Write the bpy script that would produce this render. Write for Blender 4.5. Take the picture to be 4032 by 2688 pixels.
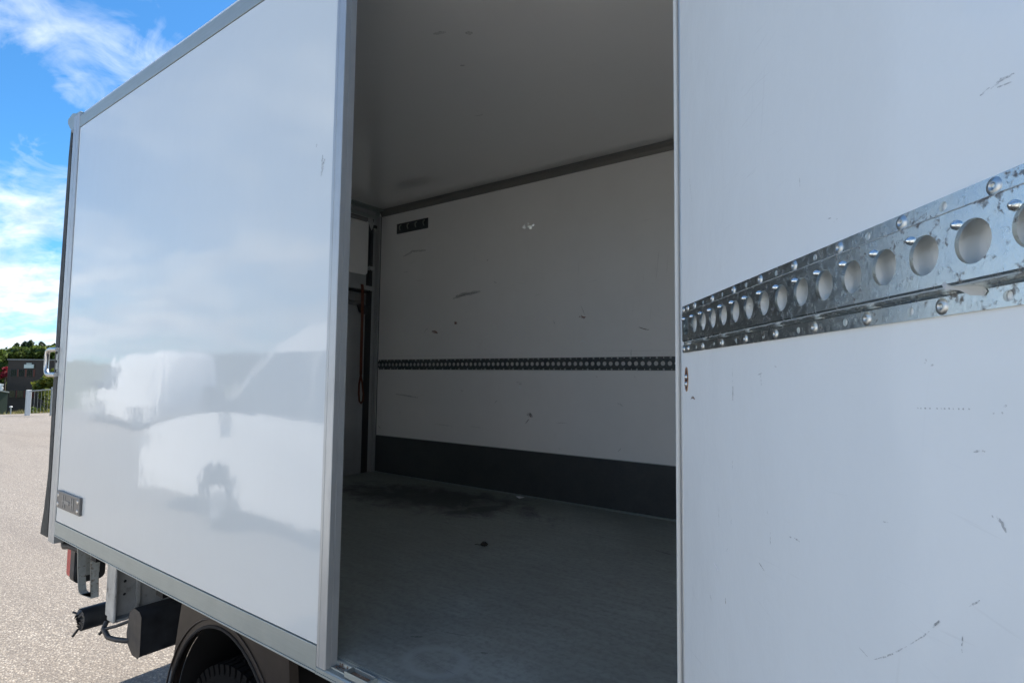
import bpy, bmesh, math, random
from mathutils import Vector, Matrix, Quaternion

for o in list(bpy.data.objects):
    bpy.data.objects.remove(o)
sc = bpy.context.scene
COL = sc.collection
rng = random.Random(7)
R = math.radians

# ------------------------------------------------------------------ camera
yaw, pit, rol = R(-35.707), R(3.5951), R(0.6758)
cy, sy, cp, sp, cr, sr = math.cos(yaw), math.sin(yaw), math.cos(pit), math.sin(pit), math.cos(rol), math.sin(rol)
r0, f0, zz = Vector((cy, -sy, 0)), Vector((sy, cy, 0)), Vector((0, 0, 1))
fw = f0*cp + zz*sp
u0 = -f0*sp + zz*cp
rt = r0*cr + u0*sr
up = -r0*sr + u0*cr
cam_d = bpy.data.cameras.new('camera')
cam_d.sensor_width = 36.0
cam_d.lens = 36.0*2198.45/4032
cam_d.clip_start = 0.02
cam_d.clip_end = 3000
cam = bpy.data.objects.new('camera', cam_d)
COL.objects.link(cam)
M = Matrix((rt, up, -fw)).transposed().to_4x4()
M.translation = Vector((0, -0.9841, 1.75))
cam.matrix_world = M
sc.camera = cam

# ------------------------------------------------------------------ sky, sun, exposure
SUN_EL, SUN_ROT = R(51), R(-2)
sun_dir = Vector((math.cos(SUN_EL)*math.sin(SUN_ROT), math.cos(SUN_EL)*math.cos(SUN_ROT), math.sin(SUN_EL)))
world = bpy.data.worlds.new('World')
sc.world = world
world.use_nodes = True
nt = world.node_tree
nt.nodes.clear()
def N(tree, typ, **kw):
    n = tree.nodes.new(typ)
    for k, v in kw.items():
        if k.startswith('i_'):
            key = k[2:]
            key = int(key) if key.isdigit() else key.replace('_', ' ')
            n.inputs[key].default_value = v
        else:
            setattr(n, k, v)
    return n
def lk(tree, a, b): tree.links.new(a, b)
out = N(nt, 'ShaderNodeOutputWorld')
bg = N(nt, 'ShaderNodeBackground')
bg.inputs["Strength"].default_value = 0.05
sky = N(nt, 'ShaderNodeTexSky', sky_type='NISHITA', sun_disc=False, sun_elevation=SUN_EL, sun_rotation=SUN_ROT, air_density=1.0, dust_density=0.4, ozone_density=1.6, altitude=50)
tc = N(nt, 'ShaderNodeTexCoord')
sx = N(nt, 'ShaderNodeSeparateXYZ'); lk(nt, tc.outputs['Generated'], sx.inputs[0])
def wm(op, a, b=None):
    n = N(nt, 'ShaderNodeMath', operation=op)
    for i, v in enumerate((a, b)):
        if v is None: continue
        if isinstance(v, (int, float)): n.inputs[i].default_value = v
        else: lk(nt, v, n.inputs[i])
    return n.outputs[0]
den = wm('ADD', wm('MAXIMUM', sx.outputs[2], 0.0), 0.16)
cxy = N(nt, 'ShaderNodeCombineXYZ')
lk(nt, wm('DIVIDE', sx.outputs[0], den), cxy.inputs[0]); lk(nt, wm('DIVIDE', sx.outputs[1], den), cxy.inputs[1])
mp = N(nt, 'ShaderNodeMapping'); mp.inputs['Rotation'].default_value = (0, 0, R(25)); mp.inputs['Scale'].default_value = (1.0, 1.7, 1.0); mp.inputs['Location'].default_value = (5.3, 8.1, 0)
lk(nt, cxy.outputs[0], mp.inputs[0])
n1 = N(nt, 'ShaderNodeTexNoise', i_Scale=1.15, i_Detail=9.0, i_Roughness=0.56, i_Distortion=0.7); lk(nt, mp.outputs[0], n1.inputs['Vector'])
n2 = N(nt, 'ShaderNodeTexNoise', i_Scale=5.0, i_Detail=8.0, i_Roughness=0.6, i_Distortion=1.2); lk(nt, mp.outputs[0], n2.inputs['Vector'])
cl = wm('ADD', wm('MULTIPLY', n1.outputs[0], 0.8), wm('MULTIPLY', n2.outputs[0], 0.20))
hz = N(nt, 'ShaderNodeMapRange'); lk(nt, sx.outputs[2], hz.inputs[0])
hz.inputs[1].default_value = 0.0; hz.inputs[2].default_value = 0.30; hz.inputs[3].default_value = 0.22; hz.inputs[4].default_value = 0.0
cl2 = wm('ADD', cl, hz.outputs[0])
rp = N(nt, 'ShaderNodeValToRGB')
rp.color_ramp.elements[0].position = 0.494; rp.color_ramp.elements[0].color = (0, 0, 0, 1)
rp.color_ramp.elements[1].position = 0.72; rp.color_ramp.elements[1].color = (1, 1, 1, 1)
lk(nt, cl2, rp.inputs[0])
# cloud brightness, with greyer undersides
n3 = N(nt, 'ShaderNodeTexNoise', i_Scale=3.2, i_Detail=6.0, i_Roughness=0.55); lk(nt, mp.outputs[0], n3.inputs['Vector'])
crp = N(nt, 'ShaderNodeValToRGB')
crp.color_ramp.elements[0].position = 0.36; crp.color_ramp.elements[0].color = (5.0, 5.8, 7.2, 1)
crp.color_ramp.elements[1].position = 0.62; crp.color_ramp.elements[1].color = (8.9, 9.2, 9.6, 1)
lk(nt, n3.outputs[0], crp.inputs[0])
tint = N(nt, 'ShaderNodeMix', data_type='RGBA', blend_type='MULTIPLY'); tint.inputs['Factor'].default_value = 1.0
tint.inputs[7].default_value = (0.42, 0.92, 1.27, 1)
lk(nt, sky.outputs[0], tint.inputs[6])
mx = N(nt, 'ShaderNodeMix', data_type='RGBA')
lk(nt, wm('MULTIPLY', rp.outputs[0], 0.93), mx.inputs['Factor']); lk(nt, tint.outputs[2], mx.inputs[6]); lk(nt, crp.outputs[0], mx.inputs[7])
lk(nt, mx.outputs[2], bg.inputs['Color']); lk(nt, bg.outputs[0], out.inputs[0])

sun_l = bpy.data.lights.new('sun', 'SUN')
sun_l.energy = 3.3
sun_l.angle = R(0.53)
sun_l.color = (1.0, 0.94, 0.86)
sun_o = bpy.data.objects.new('sun', sun_l)
COL.objects.link(sun_o)
sun_o.rotation_mode = 'QUATERNION'
sun_o.rotation_quaternion = sun_dir.to_track_quat('Z', 'Y')
sun_o.location = (0, 5, 12)
sc.view_settings.view_transform = 'Standard'
sc.view_settings.look = 'None'
sc.view_settings.gamma = 1
sc.view_settings.exposure = 1.75
sc.view_settings.use_curve_mapping = False
sc.render.engine = 'CYCLES'
sc.cycles.max_bounces = 14
sc.cycles.diffuse_bounces = 8
sc.cycles.glossy_bounces = 6
sc.cycles.use_denoising = True

# ------------------------------------------------------------------ mesh helpers
class MB:
    """collects faces; build() links them as one mesh object"""
    def __init__(s): s.v, s.f, s.sm = [], [], []
    def add(s, vs, fs, smooth=False):
        b = len(s.v); s.v += [tuple(v) for v in vs]
        for f in fs: s.f.append([b+i for i in f]); s.sm.append(smooth)
        return s
    def box(s, x0, x1, y0, y1, z0, z1):
        v = [(x, y, z) for z in (z0, z1) for y in (y0, y1) for x in (x0, x1)]
        return s.add(v, [(0, 2, 3, 1), (4, 5, 7, 6), (0, 1, 5, 4), (2, 6, 7, 3), (0, 4, 6, 2), (1, 3, 7, 5)])
    def prism(s, prof, fn, a, b, smooth=False, caps=True):
        """closed profile [(p,q)], fn(p,q,t) -> xyz, swept from t=a to t=b"""
        n = len(prof)
        v = [fn(p, q, a) for p, q in prof]+[fn(p, q, b) for p, q in prof]
        s.add(v, [(i, (i+1) % n, n+(i+1) % n, n+i) for i in range(n)], smooth)
        if caps: s.add(v, [tuple(range(n))[::-1], tuple(range(n, 2*n))])
        return s
    def tube(s, pts, r, n=10, caps=True, rs=None):
        pts = [Vector(p) for p in pts]; rings = []
        prev = None
        for i, p in enumerate(pts):
            t = (pts[min(i+1, len(pts)-1)]-pts[max(i-1, 0)]).normalized()
            if prev is None:
                a = Vector((0, 0, 1)) if abs(t.z) < .9 else Vector((1, 0, 0))
                u = t.cross(a).normalized()
            else:
                u = (prev-t*prev.dot(t)).normalized()
            prev = u; w = t.cross(u)
            rr = rs[i] if rs else r
            rings.append([p+(u*math.cos(2*math.pi*k/n)+w*math.sin(2*math.pi*k/n))*rr for k in range(n)])
        v = [q for rg in rings for q in rg]
        f = [(i*n+k, i*n+(k+1) % n, (i+1)*n+(k+1) % n, (i+1)*n+k) for i in range(len(pts)-1) for k in range(n)]
        s.add(v, f, True)
        if caps: s.add(v, [tuple(range(n))[::-1], tuple((len(pts)-1)*n+k for k in range(n))])
        return s
    def lathe(s, prof, fn, n=16, smooth=True):
        """profile [(r, h)] turned round the axis; fn(x, y, h) -> xyz"""
        v = [fn(r*math.cos(2*math.pi*k/n), r*math.sin(2*math.pi*k/n), h) for r, h in prof for k in range(n)]
        f = [(i*n+k, i*n+(k+1) % n, (i+1)*n+(k+1) % n, (i+1)*n+k) for i in range(len(prof)-1) for k in range(n)]
        return s.add(v, f, smooth)
    def disc(s, r, fn, h=0, n=16):
        v = [fn(r*math.cos(2*math.pi*k/n), r*math.sin(2*math.pi*k/n), h) for k in range(n)]
        return s.add(v, [tuple(range(n))])
    def build(s, name, mat, parent=None, bevel=0, seg=2, recalc=True, at=None, **props):
        c = Vector(at) if at else (Vector((sum(q[0] for q in s.v), sum(q[1] for q in s.v), sum(q[2] for q in s.v)))/max(1, len(s.v)))
        me = bpy.data.meshes.new(name)
        me.from_pydata([Vector(q)-c for q in s.v], [], s.f)
        me.polygons.foreach_set('use_smooth', s.sm)
        if recalc:
            bm = bmesh.new(); bm.from_mesh(me)
            bmesh.ops.recalc_face_normals(bm, faces=bm.faces)
            bm.to_mesh(me); bm.free()
        me.materials.append(mat)
        o = bpy.data.objects.new(name, me)
        COL.objects.link(o)
        setw(o, Matrix.Translation(c), parent)
        if bevel:
            m = o.modifiers.new('bevel', 'BEVEL'); m.width = bevel; m.segments = seg; m.limit_method = 'ANGLE'; m.angle_limit = R(40); m.harden_normals = False
        for k, v in props.items(): o[k] = v
        return o
WM = {}
def setw(o, W, parent):
    WM[o] = W
    if parent:
        o.parent = parent
        o.matrix_parent_inverse = WM[parent].inverted()
    o.matrix_basis = W
def inst(me, name, W, parent, **props):
    o = bpy.data.objects.new(name, me); COL.objects.link(o); setw(o, W, parent)
    for k, v in props.items(): o[k] = v
    return o
def thing(name, label, cat, loc=(0, 0, 0), group=None):
    o = bpy.data.objects.new(name, None); o.empty_display_size = .2; COL.objects.link(o)
    setw(o, Matrix.Translation(Vector(loc)), None)
    o['label'] = label; o['category'] = cat
    if group: o['group'] = group
    return o
def tag(o, label, cat, group=None):
    o['label'] = label; o['category'] = cat
    if group: o['group'] = group
    return o
def kids(o): return [c for c in COL.objects if c.parent == o]
def copy_tree(o, W, label=None, parent=None):
    """W: world transform applied on top of the source's"""
    pairs = {}
    def rec(a, p):
        c = a.copy(); COL.objects.link(c)
        if p:
            c.parent = p; c.matrix_parent_inverse = a.matrix_parent_inverse.copy()
        for ch in kids(a): rec(ch, c)
        return c
    c = rec(o, None)
    c.matrix_basis = W @ o.matrix_basis
    if label: c['label'] = label
    return c

# ------------------------------------------------------------------ material helpers
def mat(name, base=(.5, .5, .5), rough=.5, metal=0.0, spec=.5, **kw):
    m = bpy.data.materials.new(name); m.use_nodes = True
    b = m.node_tree.nodes['Principled BSDF']
    b.inputs['Base Color'].default_value = (*base, 1); b.inputs['Roughness'].default_value = rough
    b.inputs['Metallic'].default_value = metal; b.inputs['Specular IOR Level'].default_value = spec
    for k, v in kw.items(): b.inputs[k.replace('_', ' ')].default_value = v
    return m
def bsdf(m): return m.node_tree.nodes['Principled BSDF']
def pos(m, scale=(1, 1, 1), rot=(0, 0, 0)):
    t = m.node_tree; g = N(t, 'ShaderNodeNewGeometry'); mpn = N(t, 'ShaderNodeMapping')
    mpn.inputs['Scale'].default_value = scale; mpn.inputs['Rotation'].default_value = rot
    lk(t, g.outputs['Position'], mpn.inputs[0]); return mpn.outputs[0]
def noise(m, vec, scale, detail=4, rough=.55, dist=0):
    n = N(m.node_tree, 'ShaderNodeTexNoise', i_Scale=scale, i_Detail=detail, i_Roughness=rough, i_Distortion=dist)
    lk(m.node_tree, vec, n.inputs['Vector']); return n.outputs[0]
def ramp(m, fac, stops):
    n = N(m.node_tree, 'ShaderNodeValToRGB'); e = n.color_ramp.elements
    while len(e) < len(stops): e.new(.5)
    for k, (p, c) in enumerate(stops):
        e[k].position = p; e[k].color = (*c, 1) if len(c) == 3 else c
    lk(m.node_tree, fac, n.inputs[0]); return n.outputs[0]
def mth(m, op, a, b=None, clamp=False):
    n = N(m.node_tree, 'ShaderNodeMath', operation=op); n.use_clamp = clamp
    for i, v in enumerate((a, b)):
        if v is None: continue
        if isinstance(v, (int, float)): n.inputs[i].default_value = v
        else: lk(m.node_tree, v, n.inputs[i])
    return n.outputs[0]
def mixc(m, fac, a, b, mode='MIX'):
    n = N(m.node_tree, 'ShaderNodeMix', data_type='RGBA', blend_type=mode)
    for s, v in ((0, fac), (6, a), (7, b)):
        if isinstance(v, (int, float)): n.inputs[s].default_value = v
        elif isinstance(v, tuple): n.inputs[s].default_value = (*v, 1)
        else: lk(m.node_tree, v, n.inputs[s])
    return n.outputs[2]
def rng_map(m, fac, a, b, c, d):
    n = N(m.node_tree, 'ShaderNodeMapRange'); lk(m.node_tree, fac, n.inputs[0])
    for i, v in enumerate((a, b, c, d)): n.inputs[i+1].default_value = v
    return n.outputs[0]
def bump(m, h, strength=.2, dist=.01, prev=None):
    n = N(m.node_tree, 'ShaderNodeBump'); n.inputs['Strength'].default_value = strength; n.inputs['Distance'].default_value = dist
    lk(m.node_tree, h, n.inputs['Height'])
    if prev is not None: lk(m.node_tree, prev, n.inputs['Normal'])
    return n.outputs[0]
def setin(m, name, sock): lk(m.node_tree, sock, bsdf(m).inputs[name])

# glossy white gel-coated panel: faint waviness and orange peel bend the reflections
def white_panel(name, base, rough, wave, peel, dirt=.06, rub=0.0):
    m = mat(name, base, rough)
    p = pos(m)
    w = noise(m, pos(m, (.8, 1, 1.5)), 1.9, 2, .45)
    o_ = noise(m, p, 150, 2, .5)
    b1 = bump(m, w, 1.0, wave)
    rip = noise(m, pos(m, (1, 1, .7)), 13, 3, .55)
    b1 = bump(m, rip, 1.0, wave*.16, b1)
    b2 = bump(m, o_, 1.0, peel, b1)
    setin(m, 'Normal', b2)
    d = noise(m, p, 5.5, 6, .65)
    d2 = noise(m, pos(m, (1, 1, .12)), 24, 3, .6)
    f = mth(m, 'MULTIPLY', rng_map(m, d, .38, .85, 0, dirt), rng_map(m, d2, .2, .8, .3, 1.0))
    c_ = mixc(m, f, base, (.42, .40, .36))
    # fine rub marks: thin broken lines in a few directions, clustered
    for ang, sc_, k in ((8, 5, .22), (-14, 7, .18), (84, 4, .16)):
        v_ = pos(m, (1, 1, 1), (0, R(ang), 0))
        mp_ = N(m.node_tree, 'ShaderNodeMapping'); mp_.inputs['Scale'].default_value = (sc_*.35, 3, sc_*14); lk(m.node_tree, v_, mp_.inputs[0])
        ln = noise(m, mp_.outputs[0], 3.0, 3, .6)
        cl_ = noise(m, pos(m), 1.7+k*3, 3, .6)
        g_ = mth(m, 'MULTIPLY', rng_map(m, ln, .66, .74, 0, 1), rng_map(m, cl_, .5, .68, 0, rub*k))
        c_ = mixc(m, g_, c_, (.30, .30, .30))
    setin(m, 'Base Color', c_)
    setin(m, 'Roughness', rng_map(m, d, .3, .75, rough*.9, rough*1.2))
    return m
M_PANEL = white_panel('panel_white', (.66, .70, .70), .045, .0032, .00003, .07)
M_LEAF = white_panel('door_white', (.85, .885, .875), .11, .006, .00012, .08, .8)
M_INNER = white_panel('inner_white', (.90, .885, .85), .22, .004, .00012, .10, 2.2)
M_CEIL = white_panel('ceiling_white', (.86, .845, .82), .07, .002, .00003, .03, .5)
bsdf(M_CEIL).inputs['Coat Weight'].default_value = .8; bsdf(M_CEIL).inputs['Coat Roughness'].default_value = .05
def alu(name, base, rough=.42, metal=.55, axis=2):
    m = mat(name, base, rough, metal)
    s = [60, 60, 60]; s[axis] = 1.2
    g = noise(m, pos(m, tuple(s)), 6, 3, .6)
    blot = noise(m, pos(m), 9, 5, .6)
    setin(m, 'Roughness', rng_map(m, g, .3, .7, rough*.8, rough*1.25))
    k = mixc(m, rng_map(m, blot, .45, .75, 0, .5), base, tuple(c*.78 for c in base))
    setin(m, 'Base Color', mixc(m, rng_map(m, g, .35, .7, 0, .25), k, tuple(c*.85 for c in base)))
    setin(m, 'Normal', bump(m, g, .15, .0006))
    return m
M_ALU = alu('aluminium_upright', (.46, .48, .485), .42, .5, 2)
M_ALUP = alu('aluminium_pale', (.62, .64, .65), .5, .15, 2)
M_ALUX = alu('aluminium_rail', (.37, .41, .395), .45, .45, 0)
M_ALUY = alu('aluminium_header', (.45, .46, .46), .45, .45, 1)
M_TRIM = mat('dark_trim', (.24, .23, .21), .45, .2)
M_SEAL = mat('black_sealant', (.03, .03, .032), .6)
M_GREYTRIM = mat('grey_trim', (.20, .20, .195), .5, .2)
M_BLACK = mat('black_plastic', (.018, .02, .023), .42)
_n = noise(M_BLACK, pos(M_BLACK), 14, 6, .6)
setin(M_BLACK, 'Base Color', ramp(M_BLACK, _n, [(.35, (.014, .016, .019)), (.62, (.03, .033, .038)), (.8, (.09, .09, .09))]))
setin(M_BLACK, 'Roughness', rng_map(M_BLACK, _n, .3, .8, .35, .7))
M_RUB = mat('black_rubber', (.035, .037, .036), .75)
_n = noise(M_RUB, pos(M_RUB, (1, 1, .5)), 18, 6, .65)
setin(M_RUB, 'Base Color', ramp(M_RUB, _n, [(.35, (.022, .024, .024)), (.7, (.075, .08, .075))]))
M_UNDER = mat('underbody_black', (.006, .006, .0065), .8)
M_GUARD = mat('mudguard_plastic', (.05, .044, .04), .42, 0, .3)
_n = noise(M_GUARD, pos(M_GUARD), 7, 5, .6)
setin(M_GUARD, 'Base Color', ramp(M_GUARD, _n, [(.3, (.018, .015, .013)), (.75, (.042, .034, .029))]))
M_TYRE = mat('tyre_rubber', (.0045, .0048, .0055), .9, 0, .15)
M_RIM = mat('rim_steel', (.35, .36, .37), .45, .7)
M_PAINTG = mat('grey_painted_steel', (.47, .49, .48), .5, .1)
_n = noise(M_PAINTG, pos(M_PAINTG), 16, 7, .7)
setin(M_PAINTG, 'Base Color', ramp(M_PAINTG, _n, [(.30, (.16, .14, .12)), (.42, (.42, .43, .42)), (.7, (.52, .54, .53))]))
def galv(name, a, b, dark, sc_=1.0, metal=.85, rough=.36):
    m = mat(name, a, rough, metal)
    p = pos(m)
    n_a = noise(m, p, 26*sc_, 6, .62, .4); n_b = noise(m, p, 150*sc_, 5, .7, .2); vor = N(m.node_tree, 'ShaderNodeTexVoronoi', i_Scale=120*sc_)
    lk(m.node_tree, p, vor.inputs['Vector'])
    c = ramp(m, n_a, [(.35, a), (.65, b)])
    c = mixc(m, mth(m, 'MULTIPLY', vor.outputs['Color'], .07), c, tuple(x*.6 for x in a))
    spots = ramp(m, mth(m, 'ADD', mth(m, 'MULTIPLY', n_b, .65), mth(m, 'MULTIPLY', n_a, .35)), [(.55, (0, 0, 0)), (.62, (1, 1, 1))])
    setin(m, 'Base Color', mixc(m, spots, c, dark))
    setin(m, 'Metallic', mth(m, 'SUBTRACT', metal, mth(m, 'MULTIPLY', spots, .5)))
    setin(m, 'Roughness', rng_map(m, n_b, .3, .75, rough*.75, rough*1.6))
    setin(m, 'Normal', bump(m, n_b, .25, .0006))
    return m
M_GALV = galv('galvanised_steel', (.68, .75, .78), (.76, .80, .78), (.16, .15, .14), 1.0, 1.0, .21)
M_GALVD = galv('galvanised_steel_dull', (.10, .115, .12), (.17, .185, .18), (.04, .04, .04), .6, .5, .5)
M_BRK = galv('galvanised_bracket', (.30, .32, .30), (.40, .42, .40), (.16, .13, .10), .5, .35, .55)
M_BOLT = mat('bolt_zinc', (.56, .58, .57), .36, 1.0)
M_CHROME = mat('stainless_steel', (.50, .50, .49), .30, 1.0)
M_DARK = mat('socket_dark', (.02, .02, .02), .6)
M_RUST = mat('rusty_steel', (.20, .10, .05), .75)
_n = noise(M_RUST, pos(M_RUST), 60, 6, .7)
setin(M_RUST, 'Base Color', ramp(M_RUST, _n, [(.3, (.08, .04, .025)), (.5, (.30, .15, .075)), (.7, (.5, .36, .24))]))
M_RED = mat('red_lens', (.42, .02, .025), .25)
M_ORANGE = mat('orange_webbing', (.13, .036, .015), .85)
M_MARK = {'grey': mat('scuff_grey', (.30, .30, .29), .6), 'dark': mat('scuff_dark', (.07, .068, .065), .7), 'brown': mat('scuff_brown', (.24, .16, .12), .7),
          'rust': mat('scuff_rust', (.30, .085, .035), .75), 'white': mat('chip_white', (.86, .87, .88), .35), 'pale': mat('scratch_pale', (.42, .44, .44), .5)}
for _k in ('grey', 'dark', 'brown', 'rust', 'pale'):
    _m = M_MARK[_k]; _b = bsdf(_m); _base = tuple(_b.inputs['Base Color'].default_value)[:3]
    # broken, scraped coverage
    _al = ramp(_m, noise(_m, pos(_m), 260 if _k != 'rust' else 120, 4, .7), [(.40, (0, 0, 0)), (.56, (1, 1, 1))])
    setin(_m, 'Alpha', mth(_m, 'MULTIPLY', _al, {'grey': .42, 'pale': .5, 'dark': .5}.get(_k, .9)))
# dark grey kick plate
M_KICK = mat('kick_plate', (.045, .047, .05), .34, .25)
_n = noise(M_KICK, pos(M_KICK), 6, 7, .65); _n2 = noise(M_KICK, pos(M_KICK, (1, 1, 1)), 60, 4, .6)
setin(M_KICK, 'Base Color', ramp(M_KICK, mth(M_KICK, 'ADD', mth(M_KICK, 'MULTIPLY', _n, .7), mth(M_KICK, 'MULTIPLY', _n2, .3)), [(.35, (.068, .073, .075)), (.62, (.088, .093, .095)), (.78, (.13, .13, .13))]))
setin(M_KICK, 'Roughness', rng_map(M_KICK, _n, .3, .7, .28, .5))
# load floor: grey phenolic board, dusty, with a worn ring and an old dark spill
M_FLOOR = mat('load_floor', (.16, .17, .17), .42)
_m = M_FLOOR; _t = _m.node_tree
_p = pos(_m)
_a = noise(_m, _p, 2.2, 7, .62, .3); _b_ = noise(_m, pos(_m, (1, 6, 1), (0, 0, R(12))), 7, 5, .6); _c = noise(_m, _p, 55, 4, .65)
_base = ramp(_m, mth(_m, 'ADD', mth(_m, 'MULTIPLY', _a, .6), mth(_m, 'MULTIPLY', _b_, .4)), [(.30, (.215, .225, .195)), (.52, (.30, .32, .29)), (.72, (.40, .425, .39))])
_base = mixc(_m, rng_map(_m, _c, .45, .75, 0, .45), _base, (.10, .10, .095))
def ell(cx, cy_, rx, ry, rot=0.0):
    vm = N(_t, 'ShaderNodeMapping', vector_type='TEXTURE')
    vm.inputs['Location'].default_value = (cx, cy_, 0); vm.inputs['Rotation'].default_value = (0, 0, rot); vm.inputs['Scale'].default_value = (rx, ry, 1)
    lk(_t, N(_t, 'ShaderNodeNewGeometry').outputs['Position'], vm.inputs[0])
    s_ = N(_t, 'ShaderNodeSeparateXYZ'); lk(_t, vm.outputs[0], s_.inputs[0])
    d_ = mth(_m, 'SQRT', mth(_m, 'ADD', mth(_m, 'MULTIPLY', s_.outputs[0], s_.outputs[0]), mth(_m, 'MULTIPLY', s_.outputs[1], s_.outputs[1])))
    return d_
_spill = mth(_m, 'ADD', ell(-2.55, 1.66, .85, .34, R(6)), mth(_m, 'MULTIPLY', mth(_m, 'SUBTRACT', noise(_m, _p, 5, 6, .7, .6), .5), 2.6))
_base = mixc(_m, rng_map(_m, _spill, .5, 1.0, .78, 0.0), _base, (.012, .012, .012))
_rd = mth(_m, 'ADD', ell(-1.09, .19, .085, .07), mth(_m, 'MULTIPLY', mth(_m, 'SUBTRACT', noise(_m, _p, 14, 4, .6), .5), .35))
_ring = rng_map(_m, mth(_m, 'ABSOLUTE', mth(_m, 'SUBTRACT', _rd, 1.0)), .05, .3, .5, 0.0)
_base = mixc(_m, mth(_m, 'MULTIPLY', _ring, rng_map(_m, _c, .3, .6, .3, 1.0)), _base, (.40, .42, .42))
setin(_m, 'Base Color', _base)
setin(_m, 'Roughness', rng_map(_m, _a, .3, .7, .36, .6))
setin(_m, 'Normal', bump(_m, _c, .12, .002))
# sunlit asphalt with pale chippings
M_LOT = mat('asphalt', (.3, .27, .24), .85)
_m = M_LOT; _t = _m.node_tree; _p = pos(_m)
_v = N(_t, 'ShaderNodeTexVoronoi', i_Scale=82.0); lk(_t, _p, _v.inputs['Vector'])
_sep = N(_t, 'ShaderNodeSeparateColor'); lk(_t, _v.outputs['Color'], _sep.inputs[0])
_c = ramp(_m, _sep.outputs[0], [(.0, (.106, .085, .065)), (.4, (.214, .177, .137)), (.72, (.318, .268, .211)), (1.0, (.52, .47, .40))])
_g = noise(_m, _p, 150, 4, .7); _big = noise(_m, _p, .35, 6, .6)
_c = mixc(_m, rng_map(_m, _v.outputs['Distance'], .25, .6, 0, .75), _c, (.085, .075, .065))
_c = mixc(_m, rng_map(_m, _g, .4, .75, 0, .4), _c, (.50, .46, .41))
_c = mixc(_m, rng_map(_m, _big, .35, .7, 0, .5), _c, (.19, .16, .13))
_trk = noise(_m, pos(_m, (.25, 2.2, 1), (0, 0, R(10))), 1.0, 5, .65)
_c = mixc(_m, rng_map(_m, _trk, .52, .72, 0, .4), _c, (.12, .10, .085))
_stn = noise(_m, _p, 1.6, 5, .7, .4)
_c = mixc(_m, rng_map(_m, _stn, .62, .74, 0, .35), _c, (.09, .08, .07))
setin(_m, 'Base Color', _c)
setin(_m, 'Normal', bump(_m, mth(_m, 'ADD', mth(_m, 'MULTIPLY', _v.outputs['Distance'], -1.0), _g), .7, .008))
M_SOIL = mat('grassy_ground', (.07, .085, .03), .9)
_n = noise(M_SOIL, pos(M_SOIL), 1.1, 7, .65)
setin(M_SOIL, 'Base Color', ramp(M_SOIL, _n, [(.3, (.05, .06, .02)), (.6, (.12, .12, .045)), (.8, (.20, .16, .08))]))
def foliage(name, dark, mid, lite, sc_=1.2):
    m = mat(name, mid, .55, 0, .3)
    n = noise(m, pos(m), sc_, 4, .6)
    oi = N(m.node_tree, 'ShaderNodeNewGeometry')
    f = mth(m, 'ADD', mth(m, 'MULTIPLY', n, .55), mth(m, 'MULTIPLY', oi.outputs['Random Per Island'], .5))
    c = ramp(m, f, [(.28, dark), (.55, mid), (.82, lite)])
    setin(m, 'Base Color', c)
    tr = N(m.node_tree, 'ShaderNodeBsdfTranslucent'); lk(m.node_tree, c, tr.inputs[0])
    ms = N(m.node_tree, 'ShaderNodeMixShader'); ms.inputs[0].default_value = .4
    o = m.node_tree.nodes['Material Output']
    lk(m.node_tree, bsdf(m).outputs[0], ms.inputs[1]); lk(m.node_tree, tr.outputs[0], ms.inputs[2]); lk(m.node_tree, ms.outputs[0], o.inputs[0])
    return m
M_LEAF_Y = foliage('leaf_yellow_green', (.07, .10, .016), (.17, .19, .03), (.32, .30, .06))
M_LEAF_G = foliage('leaf_green', (.045, .075, .018), (.10, .14, .028), (.19, .23, .05))
M_LEAF_D = foliage('leaf_dark', (.026, .045, .022), (.05, .078, .034), (.085, .12, .05))
M_LEAF_R = foliage('leaf_red', (.16, .012, .02), (.28, .02, .04), (.40, .06, .07))
M_GRASS = foliage('grass_blades', (.11, .11, .03), (.24, .21, .08), (.45, .36, .17))
M_BARK = mat('bark', (.09, .07, .05), .9)
M_BLDG = mat('brown_cladding', (.045, .038, .034), .8)
_n = noise(M_BLDG, pos(M_BLDG, (1, 1, 8)), 2, 4, .6)
setin(M_BLDG, 'Base Color', ramp(M_BLDG, _n, [(.3, (.034, .026, .021)), (.7, (.052, .040, .033))]))
M_GLASS = mat('window_glass', (.02, .025, .022), .06, 0, .8)
M_WFRAME = mat('window_frame_dark', (.02, .02, .02), .5)
M_WRED = mat('red_brown_board', (.12, .035, .022), .7)
M_SIGN = mat('sign_pale', (.50, .56, .53), .5)
M_SIGNT = mat('sign_lettering', (.10, .16, .15), .5)
M_WHITEP = mat('white_paint', (.82, .81, .79), .22, 0, .5, Coat_Weight=.6, Coat_Roughness=.06)
M_CARGLASS = mat('car_glass', (.025, .03, .032), .05, 0, .8)
M_LAMPG = mat('headlamp_glass', (.75, .77, .78), .08, .6)
M_POSTW = mat('post_white', (.62, .62, .58), .6)
M_SHED = mat('shed_green', (.035, .05, .035), .8)
M_ROOFP = mat('shed_roof', (.32, .33, .31), .6)
M_CHIP = mat('reflector_grey', (.13, .13, .125), .35)

# ------------------------------------------------------------------ ground and terrain (structure)
mb = MB()
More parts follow.
